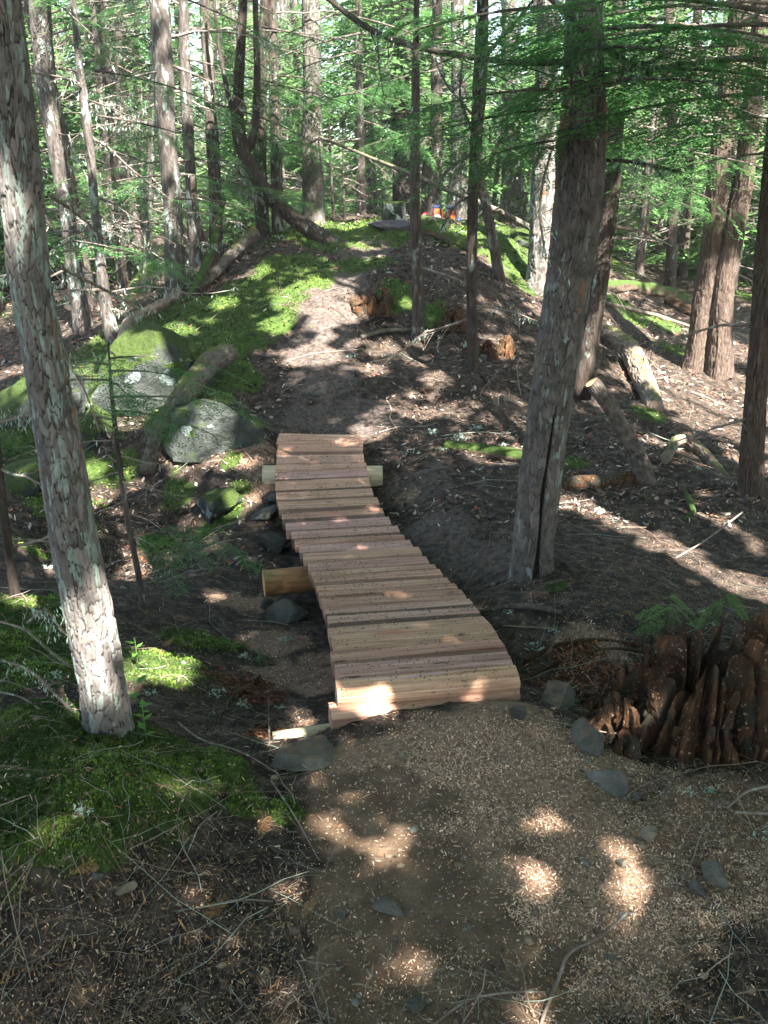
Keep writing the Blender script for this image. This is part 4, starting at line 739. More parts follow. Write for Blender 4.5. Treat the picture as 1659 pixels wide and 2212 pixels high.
# ------------------------------------------------------------------ rocks
bmi = bmesh.new(); bmesh.ops.create_icosphere(bmi, subdivisions=4, radius=1); IV = np.array([v.co[:] for v in bmi.verts]); IF = np.array([[v.index for v in f.verts] for f in bmi.faces]); bmi.free()
bmi = bmesh.new(); bmesh.ops.create_icosphere(bmi, subdivisions=3, radius=1); IV2 = np.array([v.co[:] for v in bmi.verts]); IF2 = np.array([[v.index for v in f.verts] for f in bmi.faces]); bmi.free()
def rock(c, size, seed, label, mt='rock', az=0., el=0., roll=0., facets=13, name='rock', cat='rock', group=None, lo=False, rough=.07):
    r = np.random.RandomState(seed); V = (IV2 if lo else IV).copy()
    for _ in range(facets):
        n = r.normal(0, 1, 3); n /= np.linalg.norm(n); d = r.uniform(.38, .72); V -= np.maximum(0, V@n-d)[:, None]*n
    V *= 1+rough*1.3*fbm(V[:, 0]*3+seed, V[:, 1]*3, V[:, 2]*3, 5, seed)[:, None]+.05*np.abs(vn(V[:, 0]*7, V[:, 1]*7, V[:, 2]*7, seed))[:, None]; V = V*(np.array(size)*(.82 if max(size) < .25 else 1))@rot(az, el, roll).T+c
    return tag(mesh(name, V, [IF2 if lo else IF], M[mt], None, loc=c, smooth=lo), label, cat, group)
for q in [((590,1180,-.36),(.16,.13,.12),1,'flat-topped greenish slab propping the deck on its left side','rock',.5,0,.3),
          ((572,1118,-.36),(.15,.12,.06),2,'thin grey ledge rock above the greenish slab beside the deck','rock',.2,.1,0),
          ((600,1082,-.33),(.12,.12,.055),3,'small dark rock stacked just under the pale cross log','rock',1,0,0),
          ((618,1335,-.33),(.17,.1,.1),4,'large wedge-shaped grey rock below the orange cross log','dusty',.3,.25,0),
          ((578,1312,-.4),(.05,.06,.05),5,'small bluish rock tucked between the orange log and wedge rock','rock',.9,0,0),
          ((655,1645,-.045),(.2,.11,.055),6,'long flat bluish-grey stone edging the soil landing on the left','dusty',.15,0,0),
          ((1205,1530,-.055),(.12,.1,.085),7,'block of grey-green stone at the right corner of the landing','dusty',-.4,0,0),
          ((1120,1548,-.045),(.05,.03,.03),8,'small dark stone against the near end of the deck','rock',.3,0,0),
          ((1270,1610,-.06),(.06,.08,.08),9,'mossy stone at the foot of the rotten stump','dusty',.3,0,0),
          ((1322,1700,-.03),(.09,.07,.06),10,'angular blue-grey rock right of the landing below the stump','dusty',-.5,.2,0),
          ((1400,1812,-.012),(.045,.04,.035),11,'smooth round brown stone in the sawdust','stone',0,0,0),
          ((1345,1868,-.005),(.026,.024,.02),12,'small rounded stone left of the smooth round one','stone',0,0,0),
          ((1378,1722,-.01),(.03,.022,.02),13,'little pale blue stone beside the angular rock','dusty',0,0,0),
          ((1545,1905,-.02),(.05,.06,.045),14,'grey rock half hidden by a dark hole at the right','dusty',.8,0,0),
          ((1500,1925,-.02),(.03,.05,.04),15,'upright dark stone next to the half hidden grey rock','rock',.3,0,0),
          ((838,1962,-.012),(.07,.045,.018),16,'pale flat rock embedded in the sunlit soil','dusty',-.4,0,0),
          ((738,1975,-.008),(.03,.024,.016),17,'small pale stone embedded left of the flat rock','dusty',0,0,0),
          ((900,2170,-.008),(.035,.028,.022),18,'dark lump of stone near the bottom of the soil landing','rock',0,0,0),
          ((272,1925,-.005),(.035,.025,.022),19,'greenish cube-like stone in the dark litter at left','stone',.4,0,0),
          ((870,1632,-.004),(.025,.02,.015),20,'small tan stone at the top of the soil landing','stone',0,0,0),
          ((210,1895,-.006),(.022,.018,.016),21,'small black stone flecked with white in the litter at left','rock',0,0,0)]:
    (u, v, dz), size, seed, lab, mt, az, el, roll = q; p = G(u, v); 
    rock((p[0], p[1], p[2]+size[2]*(.3 if dz > -.2 else .45)-(.0 if dz > -.2 else .0)), size, seed, lab, mt, az, el, roll, lo=max(size) < .03)
for (u, v), dzz, size, seed, lab, az in [((430,1010),.15,(.46,.4,.4),31,'big mossy boulder with white-blue lichen face left of the deck',.3),((475,1110),.02,(.26,.24,.22),32,'lower shaded block under the lichened boulder',.9),((290,900),.1,(.62,.45,.58),33,'tall mossy outcrop with pale rock face behind the sapling',.2),((200,960),.0,(.4,.35,.4),34,'shaded outcrop rock partly hidden by the near leaning tree',.5),
    ((75,930),.1,(.5,.4,.42),35,'moss-covered boulder at the left edge',.1),((40,1060),.0,(.35,.3,.3),36,'smaller mossy boulder below the left edge boulder',.6),((1120,520),.0,(.7,.5,.22),37,'mossy bank rock right of the hilltop packs',.2),((1340,560),.1,(.9,.6,.5),38,'dark mossy outcrop in shade behind the big scarred trunk',.1),((1090,865),.0,(.1,.08,.06),39,'grey-green rock on the slope left of the big scarred trunk',.3),
    ((1275,775),.05,(.16,.13,.13),40,'pale mossy rock under the arched log',.3),((1040,780),.0,(.09,.08,.09),41,'lichen-white stump-like rock on the right slope',.3),((860,515),.0,(.14,.1,.07),42,'bluish stone beside the trail near the top',.2)]:
    p = G(u, v); rock((p[0], p[1]+size[1]*.5, p[2]+dzz), size, seed, lab, 'mossrock' if max(size) > .12 else 'rock', az, 0, 0, 11, rough=.14)
rock((*atH(690, 822, .03)[:2], float(H(*atH(690, 822, .03)[:2]))), (.13, .1, .06), 44, 'low pale rock in the middle of the trail above the deck', 'dusty', .4)
# pile of dark bark strips on the brow
p = G(850, 497); rock((p[0], p[1], p[2]+.02), (.36, .3, .09), 45, 'dark purplish slab of rotted bark lying on the brow of the trail', 'purple', .1, name='bark_slab', cat='bark')
# ------------------------------------------------------------------ logs and dead wood
def log_px(name, label, pts, mt, cat='log', amp=.26, seed=1, seg=26, cutend=None, branches=0, follow=True, det=0.):
    """a fallen log: (u, v, width, lift above ground)"""
    P = []; r = []
    for u, v, w_, lift in pts:
        g = G(u, v); b = ray(u, v)[1]; z = g[1]/b; rr = w_/2/F*z; P.append(g+[0, 0, rr*.6+lift]); r.append(rr)
    P = np.array(P); base = P[0]*[1, 1, 0]+[0, 0, float(H(P[0][0], P[0][1]))]; rt = empty(name, base, label, cat)
    P = P+np.random.RandomState(seed).normal(0, .35, P.shape)*np.array(r)[:, None]*(len(P) > 3); v_, q, t3 = rough_tube(P, r, seg, 70, amp, seed, 4.)
    if det:
        v_, q, _ = bark(P, r, 72, 170, 13, .55, det, seed, fk=7.); mesh('trunk', v_, [q], M[mt], rt); k = 72; c0, c1 = v_[:k].mean(0), v_[-k:].mean(0); n_ = len(v_)
        for ring, cc_ in ((v_[:k], c0), (v_[-k:], c1)): mesh('broken_end', np.concatenate([ring, [cc_+(cc_-(c0+c1)/2)*.01]]), [np.stack([np.arange(k), (np.arange(k)+1) % k, np.full(k, k)], 1)], M[mt], rt, smooth=False)
    else: mesh('trunk', v_, [q, t3], M[mt], rt)
    for i in range(branches): k = np.random.RandomState(seed+i).randint(len(P)-1); dead_branch(rt, P[k], seed+i*2.1, .5, .35, .006, seed+i, tw=6)
    return rt, P, np.array(r)
def disc(name, c, n, r, mt, parent, seg=18):
    n = np.array(n)/np.linalg.norm(n); a = np.cross(n, [0, 0, 1.]); a /= np.linalg.norm(a); b = np.cross(n, a); th = np.arange(seg)/seg*2*np.pi
    V = np.concatenate([c+n*.003+r*(np.cos(th)[:, None]*a+np.sin(th)[:, None]*b)*(1+.06*np.sin(th*3))[:, None], [c+n*.006]]); mesh(name, V, [np.stack([np.arange(seg), (np.arange(seg)+1) % seg, np.full(seg, seg)], 1)], mt, parent)
log_px('mossy_log', 'green moss-covered log running in behind the big scarred trunk', [(962,966,30,0),(1050,978,33,0),(1135,995,34,0),(1180,1003,30,0)], 'mosslog', seed=2)
log_px('rotten_log', 'crumbling orange-brown rotten log right of the big scarred trunk', [(1215,1055,34,-.02),(1280,1048,36,-.02),(1370,1040,30,-.02)], 'rot', amp=.4, seed=3)
log_px('arched_log', 'pale sunlit log arching down the slope right of the big scarred trunk', [(1285,722,24,.05),(1320,748,32,.12),(1365,795,42,.1),(1400,850,42,.05),(1412,885,36,0)], 'pale', seed=4, branches=2, det=.012)
log_px('weathered_root', 'curved pale root looping over the litter near the right edge', [(1432,1010,20,0),(1455,975,22,.04),(1480,965,24,.06),(1515,985,24,.02),(1570,1030,16,-.02)], 'pale', 'root', seed=5, det=.01)
log_px('mossy_log', 'mossy log lying across the far slope between scarred trunk and cedar', [(1300,622,26,0),(1370,632,30,0),(1445,648,32,0)], 'mosslog', seed=6)
log_px('rotten_log', 'low brown rotten log past the end of the far mossy log', [(1440,660,24,0),(1500,690,28,0),(1560,705,24,0)], 'rot', seed=16)
log_px('mossy_log', 'dark mossy log slanting down from the brow behind the slim central trunk', [(905,505,20,.02),(960,522,24,.04),(1020,548,22,.02)], 'mosslog', seed=7)
log_px('fallen_log', 'small sunlit log on the ground left of the stout shaggy trunk', [(255,755,20,0),(290,722,22,.05),(350,690,22,.08),(385,678,16,.1)], 'pale', seed=8, branches=2)
log_px('mossy_branch', 'moss-bright curved branch rising behind the mossy ridge', [(395,668,14,0),(430,640,17,.1),(462,615,17,.25),(482,570,14,.45),(488,545,12,.55)], 'mosslog', seed=9)
rt, P, r = log_px('fallen_log', 'sawn log slanting up behind the mossy ridge left of the curved tree', [(430,632,22,0),(490,585,24,.08),(550,535,26,.14)], 'grey', seed=10); disc('cut_end', P[-1]+(P[-1]-P[-2])*.01, P[-1]-P[-2], r[-1]*.95, M['cut'], rt)
log_px('grey_log', 'furrowed silvery log leaning on the boulder left of the deck', [(310,1032,26,.02),(360,965,34,.1),(425,885,44,.16),(470,825,44,.15),(490,797,42,.12)], 'grey', amp=.3, seed=11, branches=1, det=.016)
log_px('fallen_log', 'thin bare log lying on the slope left of the slim central trunk', [(780,735,9,.02),(830,722,9,.03),(880,718,8,.02)], 'grey', seed=12)
log_px('fallen_branch', 'branch with pale broken end lying by the right side of the deck', [(1040,1322,9,.0),(1090,1320,12,.01),(1150,1322,14,.01),(1215,1328,12,.01)], 'limb' , 'branch', seed=13)
log_px('fallen_pole', 'long thin pole lying on the slope right of the arched log', [(1310,660,8,.02),(1430,690,8,.03),(1490,712,6,.02)], 'pale', seed=14)
log_px('sunken_log', 'mossy half-buried branch curving in the litter at right', [(1478,1062,9,0),(1490,1090,14,.02),(1500,1115,12,0),(1475,1125,7,0)], 'mosslog', seed=15)
# broken snag leaning left
b0 = G(1393, 1042); YS2 = b0[1]; rt = empty('leaning_snag', b0, 'broken grey snag leaning left with an orange cut top, mossy at its foot', 'snag'); P, r, _, _ = px_path([(1396,1050,44),(1388,1010,40),(1370,970,34),(1340,915,30),(1305,860,30),(1278,826,30)], YS2)
v, q, _ = bark(P, r, 70, 150, 13, .5, .009, 4, fk=7.); mesh('trunk', v, [q], M['grey'], rt); disc('cut_end', P[-1], P[-1]-P[-2], r[-1]*.98, M['cut'], rt)
# dead pole hung across the trees at the top of the hill
P = np.array([atY(690, 296, 11.5), atY(790, 336, 10.8), atY(891, 378, 10), atY(1000, 425, 10), atY(1071, 452, 10.2), atY(1160, 500, 11)]); g = float(H(P[-1][0], P[-1][1]))
rt = empty('leaning_pole', (P[-1][0], P[-1][1], g), 'thin dead pole leaning across behind the slim central trunk', 'dead tree'); P = np.concatenate([P, [[P[-1][0]+.3, P[-1][1]+.2, g]]]); v, q, t3 = rough_tube(P, [.014, .02, .027, .03, .034, .038, .042], 10, 60, .2, 6, 3.); mesh('trunk', v, [q, t3], M['grey'], rt)
for i in range(7): dead_branch(rt, P[1+i % 4]+(P[2+i % 4]-P[1+i % 4])*.37*(i % 3), i*1.7, [-.6, .4][i % 2], .6, .008, 600+i, 'limb')
# old mossy stump on the brow
p = G(852, 492); rt = empty('mossy_stump', (p[0], p[1]+.5, p[2]-.05), 'small dark stump capped with moss on the brow of the hill', 'stump'); v, q, t3 = rough_tube([(p[0], p[1]+.5, p[2]-.15), (p[0], p[1]+.5, p[2]+.12), (p[0], p[1]+.5, p[2]+.26)], [.2, .16, .155], 24, 14, .2, 9, 3.); mesh('trunk', v, [q, t3], M['mossrock'], rt)
# slope stumps of red rotten wood
for u, v_, n_, lab, s in ((800,660,12,'low crumbling stump of red wood on the slope above the trail edge',1),(985,690,14,'split orange-brown rotten stump on the slope between the two slim trunks',2),(1062,760,8,'broken rotten stump with a lichened rim lower on the right slope',3)):
    p = G(u, v_); rt = empty('rotten_stump', p, lab, 'stump'); rs = np.random.RandomState(s)
    for i in range(n_):
        a = rs.uniform(0, 6.28); rr = rs.uniform(.04, .2); h = rs.uniform(.04, .16); c = p+[math.cos(a)*rr, math.sin(a)*rr, 0]; v, q, t3 = rough_tube([c-[0, 0, .08], c+[0, 0, h*.6], c+[rs.normal(0, .03), rs.normal(0, .03), h]], [.07, .05, .02], 9, 10, .7, s*50+i, 8.); mesh('wood_shard', v, [q, t3], M['rot'], rt, smooth=False)
# the big rotten stump on the right
pf = G(1500, 1640); cx, cy = pf[0]+.09, pf[1]+.22; zb = -.12
rt = empty('rotten_stump', (cx, cy, zb), 'jagged dark red rotten stump dusted with sawdust at the right edge', 'stump'); rs = np.random.RandomState(12)
def shard(c, d, L, w_, t_, s, mt='rot', lean=(0, 0)):
    """a split slab of wood: d = outward direction, tapering to a ragged tip"""
    n = 9; zz_ = np.linspace(0, 1, n); side = np.array([-d[1], d[0], 0.]); V = []
    ax = [c+np.array([d[0], d[1], 0])*(.35*L*(1-z)**2*lean[0])+np.array([0, 0, L*z])+side*lean[1]*z*L*.3 for z in zz_]
    for i, p in enumerate(ax):
        z = zz_[i]; ww = w_*(1-.12*z)*(1+.4*vn([z*5+s], [1.], s=s)[0]); tt = t_*(1-.2*z); 
        if i == n-1: ww *= .8; tt *= .7; p = p+side*w_*.2*((s*7 % 5)/2.5-1)
        for a, b in ((-1, -1), (-.3, -1.3), (.4, -1.2), (1, -.8), (1, .8), (.3, 1.5), (-.4, 1.1), (-1, 1)):
            j = 1+.35*vn([z*9+a*3], [b*2+s], s=s+1)[0]; V.append(p+side*a*ww*.5*j+np.array([d[0], d[1], 0])*b*tt*.5*j)
    k = 8; F4 = [[i*k+j, i*k+(j+1) % k, (i+1)*k+(j+1) % k, (i+1)*k+j] for i in range(n-1) for j in range(k)]; F4 += [[(n-1)*k, (n-1)*k+1, (n-1)*k+2, (n-1)*k+3], [(n-1)*k+4, (n-1)*k+5, (n-1)*k+6, (n-1)*k+7], [(n-1)*k+3, (n-1)*k+4, (n-1)*k+7, (n-1)*k]]
    return mesh('wood_shard', V, [F4], M[mt], rt, smooth=False)
nt, nh = 300, 60; tht = np.arange(nt)/nt*2*np.pi; ct, st_ = np.cos(tht), np.sin(tht)
top = .33+.1*vn(ct*2.3, st_*2.3, s=3)+.09*vn(ct*7, st_*7, s=4)+.05*np.sign(vn(ct*13, st_*13, s=5))-.17*np.clip(-ct-.25, 0, 1)-.06*np.clip(-st_-.4, 0, 1)
rows = []
for k in range(nh):
    f = k/(nh-1)
    if f < .75:        # the outside, up to the ragged rim
        h = f/.75; zz_ = h*top; rr = .335*(1-.48*h)+.11*np.exp(-zz_/.05)
        gro = np.abs(vn(ct*6+3, st_*6, zz_*2.2, 6)); gro2 = np.abs(vn(ct*17, st_*17, zz_*6, 7)); rr = rr-.075*(1-sm(gro, 0, .35))+.02*gro2-.03*(vn(ct*4, st_*4, zz_*9, 8) > .35)+.012*fbm(ct*20, st_*20, zz_*30, 3, 9)
        if k == 0: rim_r = rr
        last = (rr, zz_)
    else:              # hollow inside
        g = (f-.75)/.25; rr = last[0]*(1-.16-.8*g)+.015*vn(ct*9, st_*9, g*3+ct*0, 4); zz_ = last[1]*(1-g)+g*.07-.05*math.sin(g*3.1)*(1+vn(ct*5, st_*5, s=2))
    rows.append(np.stack([cx+rr*ct*1.12, cy+rr*st_*.95, zb-.04+zz_+0*ct], 1))
V = np.array(rows); i = np.arange(nh-1)[:, None]*nt; j = np.arange(nt)[None]; k = (j+1) % nt; mesh('hollow_shell', V.reshape(-1, 3), [np.stack([i+j, i+k, i+nt+k, i+nt+j], -1).reshape(-1, 4), ], M['rot'], rt, smooth=False)
for i in range(120):
    a = rs.uniform(0, 6.28); ti = int(a/6.2832*nt) % nt; kk_ = rs.randint(2, 34); p_ = V[kk_, ti]; d = (math.cos(a), math.sin(a))
    shard(p_-[d[0]*.008, d[1]*.008, .02], d, rs.uniform(.05, .15), rs.uniform(.01, .035), rs.uniform(.008, .018), 900+i, lean=(rs.uniform(-1.2, .2), rs.normal(0, .5)))
for i in range(16):    # low buttress fanning to the left
    a = 3.14+rs.uniform(-.5, .55); x, y = cx-.2-rs.uniform(0, .12), cy-.1+rs.uniform(-.12, .1); dd = (math.cos(a), math.sin(a)); shard(np.array([x, y, zb-.02]), dd, rs.uniform(.1, .22), rs.uniform(.04, .09), .025, 1200+i, lean=(2.6, .3))
for i in range(22):
    x, y = cx+rs.uniform(.25, .75), cy+rs.uniform(-.1, .35); shard(np.array([x, y, zb+.02]), (rs.normal(), -1), rs.uniform(.14, .3), rs.uniform(.05, .1), .03, 1300+i, lean=(.5, .3))
# exposed red roots
for i, pts in enumerate([[(1130,1432,10),(1200,1395,9),(1300,1382,10),(1400,1398,9),(1440,1410,7)],[(1180,1445,8),(1260,1410,8),(1340,1402,8),(1420,1415,6)],[(1120,1470,8),(1190,1440,9),(1230,1425,7)],[(560,1465,7),(530,1490,9),(490,1520,8),(470,1560,5)],[(1150,1220,16),(1110,1245,12),(1050,1262,8)],[(1190,1205,14),(1225,1225,10),(1250,1250,5)]]):
    log_px('exposed_root', ['red-brown root running from the deck toward the rotten stump, upper one','red-brown root running toward the rotten stump, lower one','short red root by the right corner of the deck','reddish root in the rotten soil left of the deck','root of the big scarred trunk reaching left to the deck','short root on the right foot of the big scarred trunk'][i], [(*p, 0) for p in pts], 'rot' if i < 4 else 'bark', 'root', seed=70+i, seg=10)
# single sticks
for i, (lab, mt, pts) in enumerate([('long pale wavy root across the sawdust at the bottom right','twig',[(1355,1975,5,.004),(1300,2030,5,.008),(1225,2065,7,.006),(1205,2130,7,.006),(1175,2195,8,.004),(1160,2230,8,0)]),
    ('thin stick standing up beside the flat bluish edging stone','limb',[(582,1610,4,0),(583,1575,4,.05),(583,1550,3,.1)]),('curved twig in the litter left of the soil landing','twig',[(585,1690,4,0),(620,1745,4,.01),(650,1790,4,.01),(690,1860,3,0)]),
    ('straight twig on the dark litter at bottom left','twig',[(440,1960,4,0),(520,1950,4,.01),(590,1948,4,0)]),('pale twig pointing from the dead litter to the moss','twig',[(405,1845,3,0),(430,1790,4,.01),(470,1760,3,.01)]),('grey branch lying at the right edge below the stump','twig',[(1570,1752,5,.01),(1610,1722,6,.02),(1665,1710,7,.02)]),
    ('sawn-off grey stick poking in at the right edge','twig',[(1587,1762,7,.01),(1630,1765,7,.01),(1670,1766,7,.01)]),('brown twig upright through the sunlit soil patch','limb',[(1070,2185,5,.0),(1072,2120,5,.004),(1078,2070,6,.006),(1082,2045,4,.0)]),('long bent twig at the bottom edge','twig',[(940,2212,5,.0),(1010,2160,6,.004),(1100,2148,5,.004),(1180,2142,4,.0)]),
    ('thin twig crossing the moss below the near leaning tree','twig',[(385,1570,5,.01),(430,1610,4,.02),(530,1640,4,.02),(600,1672,3,0)]),('dead twig fanning over the left needles','pale',[(0,1365,5,.04),(60,1390,6,.06),(110,1430,7,.04),(150,1460,9,.03)]),
    ('forked grey branch across the needles behind the near leaning tree','twig',[(0,1510,4,.02),(50,1525,4,.03),(90,1540,4,.0)]),('slim yellowish stick right of the deck below the scarred trunk','pale',[(1085,1352,3,0),(1150,1362,5,.01),(1240,1360,3,0)]),('bent bare twig in the streak of sunlit litter','twig',[(1460,1205,4,0),(1520,1180,4,.03),(1600,1130,4,.06)])]):
    log_px('stick', lab, pts, mt, 'stick', seed=300+i, seg=8, amp=.1)
# ------------------------------------------------------------------ packs on the brow
def pack(u, v, Y, w_, h, mt, label, name, seed, strap='navy'):
    a = atY(u, v, Y); g = float(H(a[0], a[1])); rt = empty(name, (a[0], a[1], g), label, 'backpack'); V = IV2.copy()
    V = np.sign(V)*np.abs(V)**.75*[w_/2, w_*.38, h/2]; V[:, 0] *= 1-.28*np.clip(V[:, 2]/h, 0, 1)*1.6; V *= (1+.06*fbm(V[:, 0]*14, V[:, 1]*14, V[:, 2]*14, 3, seed))[:, None]
    c = np.array([a[0], a[1], max(g+h*.45, a[2])]); mesh('bag', V+c, [IF2], M[mt], rt)
    L = IV2*[w_*.42, w_*.36, h*.14]+c+[0, 0, h*.42]; mesh('lid', L, [IF2], M[strap], rt)
    for s in (-1, 1): mesh('strap', *(lambda t: (t[0], [t[1], t[2]]))(tube([c+[s*w_*.25, -w_*.3, h*.4], c+[s*w_*.32, -w_*.42, 0], c+[s*w_*.25, -w_*.36, -h*.4]], .012, 6)), M[strap], rt)
    Pk = IV2*[w_*.3, w_*.14, h*.18]+c+[0, -w_*.36, -h*.12]; mesh('pocket', Pk, [IF2], M['white' if seed == 1 else mt], rt)
    return c
pack(944, 472, 13.0, .18, .26, 'orange', 'orange pack with a white pocket, nearer the slim central trunk', 'backpack', 1)
pack(976, 473, 13.2, .17, .27, 'orange', 'plain orange pack with dark lid, right one on the brow', 'backpack', 2)
a = atY(918, 478, 13.0); tag(mesh('water_bottle', IV2*[.05, .05, .055]+[a[0], a[1], max(a[2], float(H(a[0], a[1]))+.04)], [IF2], M['red'], None, loc=a), 'small red round bottle beside the orange packs', 'bottle')
a = atY(990, 478, 13.0); V = IV2*[.07, .06, .05]+[a[0], a[1], max(a[2], float(H(a[0], a[1]))+.04)]; tag(mesh('dark_pouch', V*(1), [IF2], M['navy'], None, loc=a), 'small dark pouch at the right of the orange packs', 'pouch')
# ------------------------------------------------------------------ small plants
def seedling(u, v, h, n_, label, seed, L=.16, mt='frond'):
    p = G(u, v); rt = empty('hemlock_seedling', p, label, 'seedling'); rs = np.random.RandomState(seed); v_, q, t3 = tube([p-[0, 0, .02], p+[.01, 0, h*.5], p+[.0, .01, h]], [.003, .0025, .0015], 5); mesh('stem', v_, [q, t3], M['limb'], rt)
    for i in range(n_): f = .35+.65*i/n_; T = SP_NEAR[i % 3]*(L/.62)*rs.uniform(.8, 1.2); T = T@rot(rs.uniform(0, 6.28) if i else 3.3, rs.uniform(-.75, -.2), rs.uniform(-.5, .5)).T+p+[0, 0, h*f]; quads_obj('frond', [T], M[mt], rt)
seedling(1432, 1372, .2, 9, 'bright green hemlock seedling behind the rotten stump', 1, .13); seedling(1560, 1330, .12, 5, 'small green seedling right of the bright one', 2, .12); seedling(1520, 1350, .1, 4, 'tiny seedling just above the stump top', 3, .1); seedling(560, 1425, .06, 5, 'low green sprig left of the deck near the red soil', 4, .1); seedling(350, 650, .6, 8, 'young hemlock among the trunks behind the mossy ridge', 5, .5); seedling(1385, 560, .5, 8, 'young hemlock right of the scarred trunk in the shade', 6, .5)
def leafy(u, v, label, seed, n_=7, s=.025):
    p = G(u, v); rt = empty('broadleaf_sprout', p, label, 'sprout'); rs = np.random.RandomState(seed)
    for i in range(n_):
        a = i*2.4; h = .03+.11*i/n_; c = p+[0, 0, h]; d = np.array([math.cos(a), math.sin(a), .25]); s_ = np.array([-math.sin(a), math.cos(a), 0]); l = s*rs.uniform(.8, 1.3); V = [c, c+d*l*.5+s_*l*.35, c+d*l*1.3, c+d*l*.5-s_*l*.35, c+d*l*.6+[0, 0, -.003]]; mesh('leaf', V, [[[0, 1, 4], [1, 2, 4], [2, 3, 4], [3, 0, 4]]], M['frond'], rt, smooth=False)
    v_, q, t3 = tube([p-[0, 0, .01], p+[0, 0, .14]], .0015, 5); mesh('stem', v_, [q, t3], M['frond'], rt)
leafy(318, 1610, 'pale leafy sprout at the foot of the near leaning tree', 1); leafy(300, 1545, 'three-leaved sprout just behind the near leaning tree', 2, 4, .04); leafy(300, 1450, 'small low leaves right of the near leaning tree', 3, 5)
# ------------------------------------------------------------------ litter, scattered in the place itself
def scatter_xy(n, y0, y1, seed, power=1.4, half=.56):
    r = np.random.RandomState(seed); a = 1-power; u = r.rand(n)
    y = (y0**a+(y1**a-y0**a)*u)**(1/a) if power != 1 else y0*(y1/y0)**u
    x = r.uniform(-1, 1, n)*(half*y+.25); return x, y
def flakes(name, label, cat, x, y, ln, wd, col, seed, lift=.003, tiltz=.3, mt='col', curl=False):
    r = np.random.RandomState(seed); n = len(x); z = H(x, y)+lift*r.rand(n); a = r.uniform(0, 6.28, n); e = .012
    hx = (H(x+e, y)-H(x-e, y))/(2*e); hy = (H(x, y+e)-H(x, y-e))/(2*e)
    d = np.stack([np.cos(a), np.sin(a), hx*np.cos(a)+hy*np.sin(a)+r.normal(0, tiltz, n)], 1); s = np.stack([-np.sin(a), np.cos(a), -hx*np.sin(a)+hy*np.cos(a)+r.normal(0, .3, n)], 1)
    d *= (ln/2)[:, None]; s *= (wd/2)[:, None]; c = np.stack([x, y, z+.5*np.abs(d[:, 2])], 1)
    V = np.stack([c-d-s*.6, c-d*.1-s, c+d-s*.3, c+d+s*.5, c+d*.1+s, c-d+s*.4], 1); V[:, 1, 2] += ln*.08; V[:, 4, 2] += ln*.08
    k = np.arange(n)[:, None]*6; F4 = np.concatenate([k+[0, 1, 4, 5], k+[1, 2, 3, 4]])
    o = mesh(name, V.reshape(-1, 3), [F4], M[mt], None, dict(Col=np.repeat(col, 6, 0)), smooth=False, loc=(0, 0, 0)); return tag(o, label, cat, None, 'stuff')
def pal(cols, n, seed, var=.25):
    r = np.random.RandomState(seed); c = np.array(cols)[r.randint(len(cols), size=n)]; return c*(1+r.uniform(-var, var, (n, 1)))
# sawdust
x, y = scatter_xy(620000, .9, 9, 1, 2.1); k = R.rand(len(x)) < (.02+.5*mask(BS, x, y, 7, 3)+.04*mask(BD, x, y, 3))*(.3+.7*sm(fbm(x*9, y*9, s=55), -.15, .35)); c = np.array([(l+r)/2 for l, r in BR]); onb = (np.abs(x-np.interp(y, c[::-1, 1], c[::-1, 0])) < .33) & (y > 2.25) & (y < 6); k &= ~onb
x, y = x[k][:80000], y[k][:80000]; n = len(x); flakes('sawdust', 'pinkish sawdust and chips strewn over soil', 'sawdust', x, y, (.002+.008*R.rand(n)**2.4)*(.7+.25*y), R.uniform(.0015, .0036, n)*(.7+.25*y), pal([(.5,.33,.24),(.62,.44,.33),(.42,.27,.19),(.58,.4,.26),(.34,.22,.16)], n, 2), 3)
nd = 5200; ii = R.randint(0, 27, nd); fa = R.uniform(.04, .96, nd)**1.0; fb = R.uniform(.02, .98, nd); Pd = []
for i, a_, b_ in zip(ii, fa, fb):
    l0_, r0_ = BR[i]; l1_, r1_ = BR[i+1]; Pd.append((l0_+(r0_-l0_)*b_)*(1-a_)+(l1_+(r1_-l1_)*b_)*a_)
Pd = np.array(Pd); kk = R.rand(nd) < .25+.75*sm(fbm(Pd[:, 0]*7, Pd[:, 1]*7, s=12), -.15, .3); Pd = Pd[kk]; nd = len(Pd); a = R.uniform(0, 6.28, nd); l = R.uniform(.003, .009, nd)*(.6+.28*Pd[:, 1]); d = np.stack([np.cos(a), np.sin(a), 0*a], 1)*(l/2)[:, None]; w_ = np.stack([-np.sin(a), np.cos(a), 0*a], 1)*(l*.25)[:, None]; c0 = Pd+[0, 0, .009]
tag(mesh('deck_crumbs', np.stack([c0-d, c0+w_, c0+d+[0, 0, .002], c0-w_], 1).reshape(-1, 3), [np.arange(nd*4).reshape(-1, 4)], M['col'], None, dict(Col=np.repeat(pal([(.05,.035,.025),(.09,.06,.045),(.04,.03,.022),(.4,.28,.19),(.13,.08,.05)], nd, 13), 4, 0)), False, (0, 0, 0)), 'soil crumbs and sawdust on the deck planks', 'dirt', None, 'stuff')
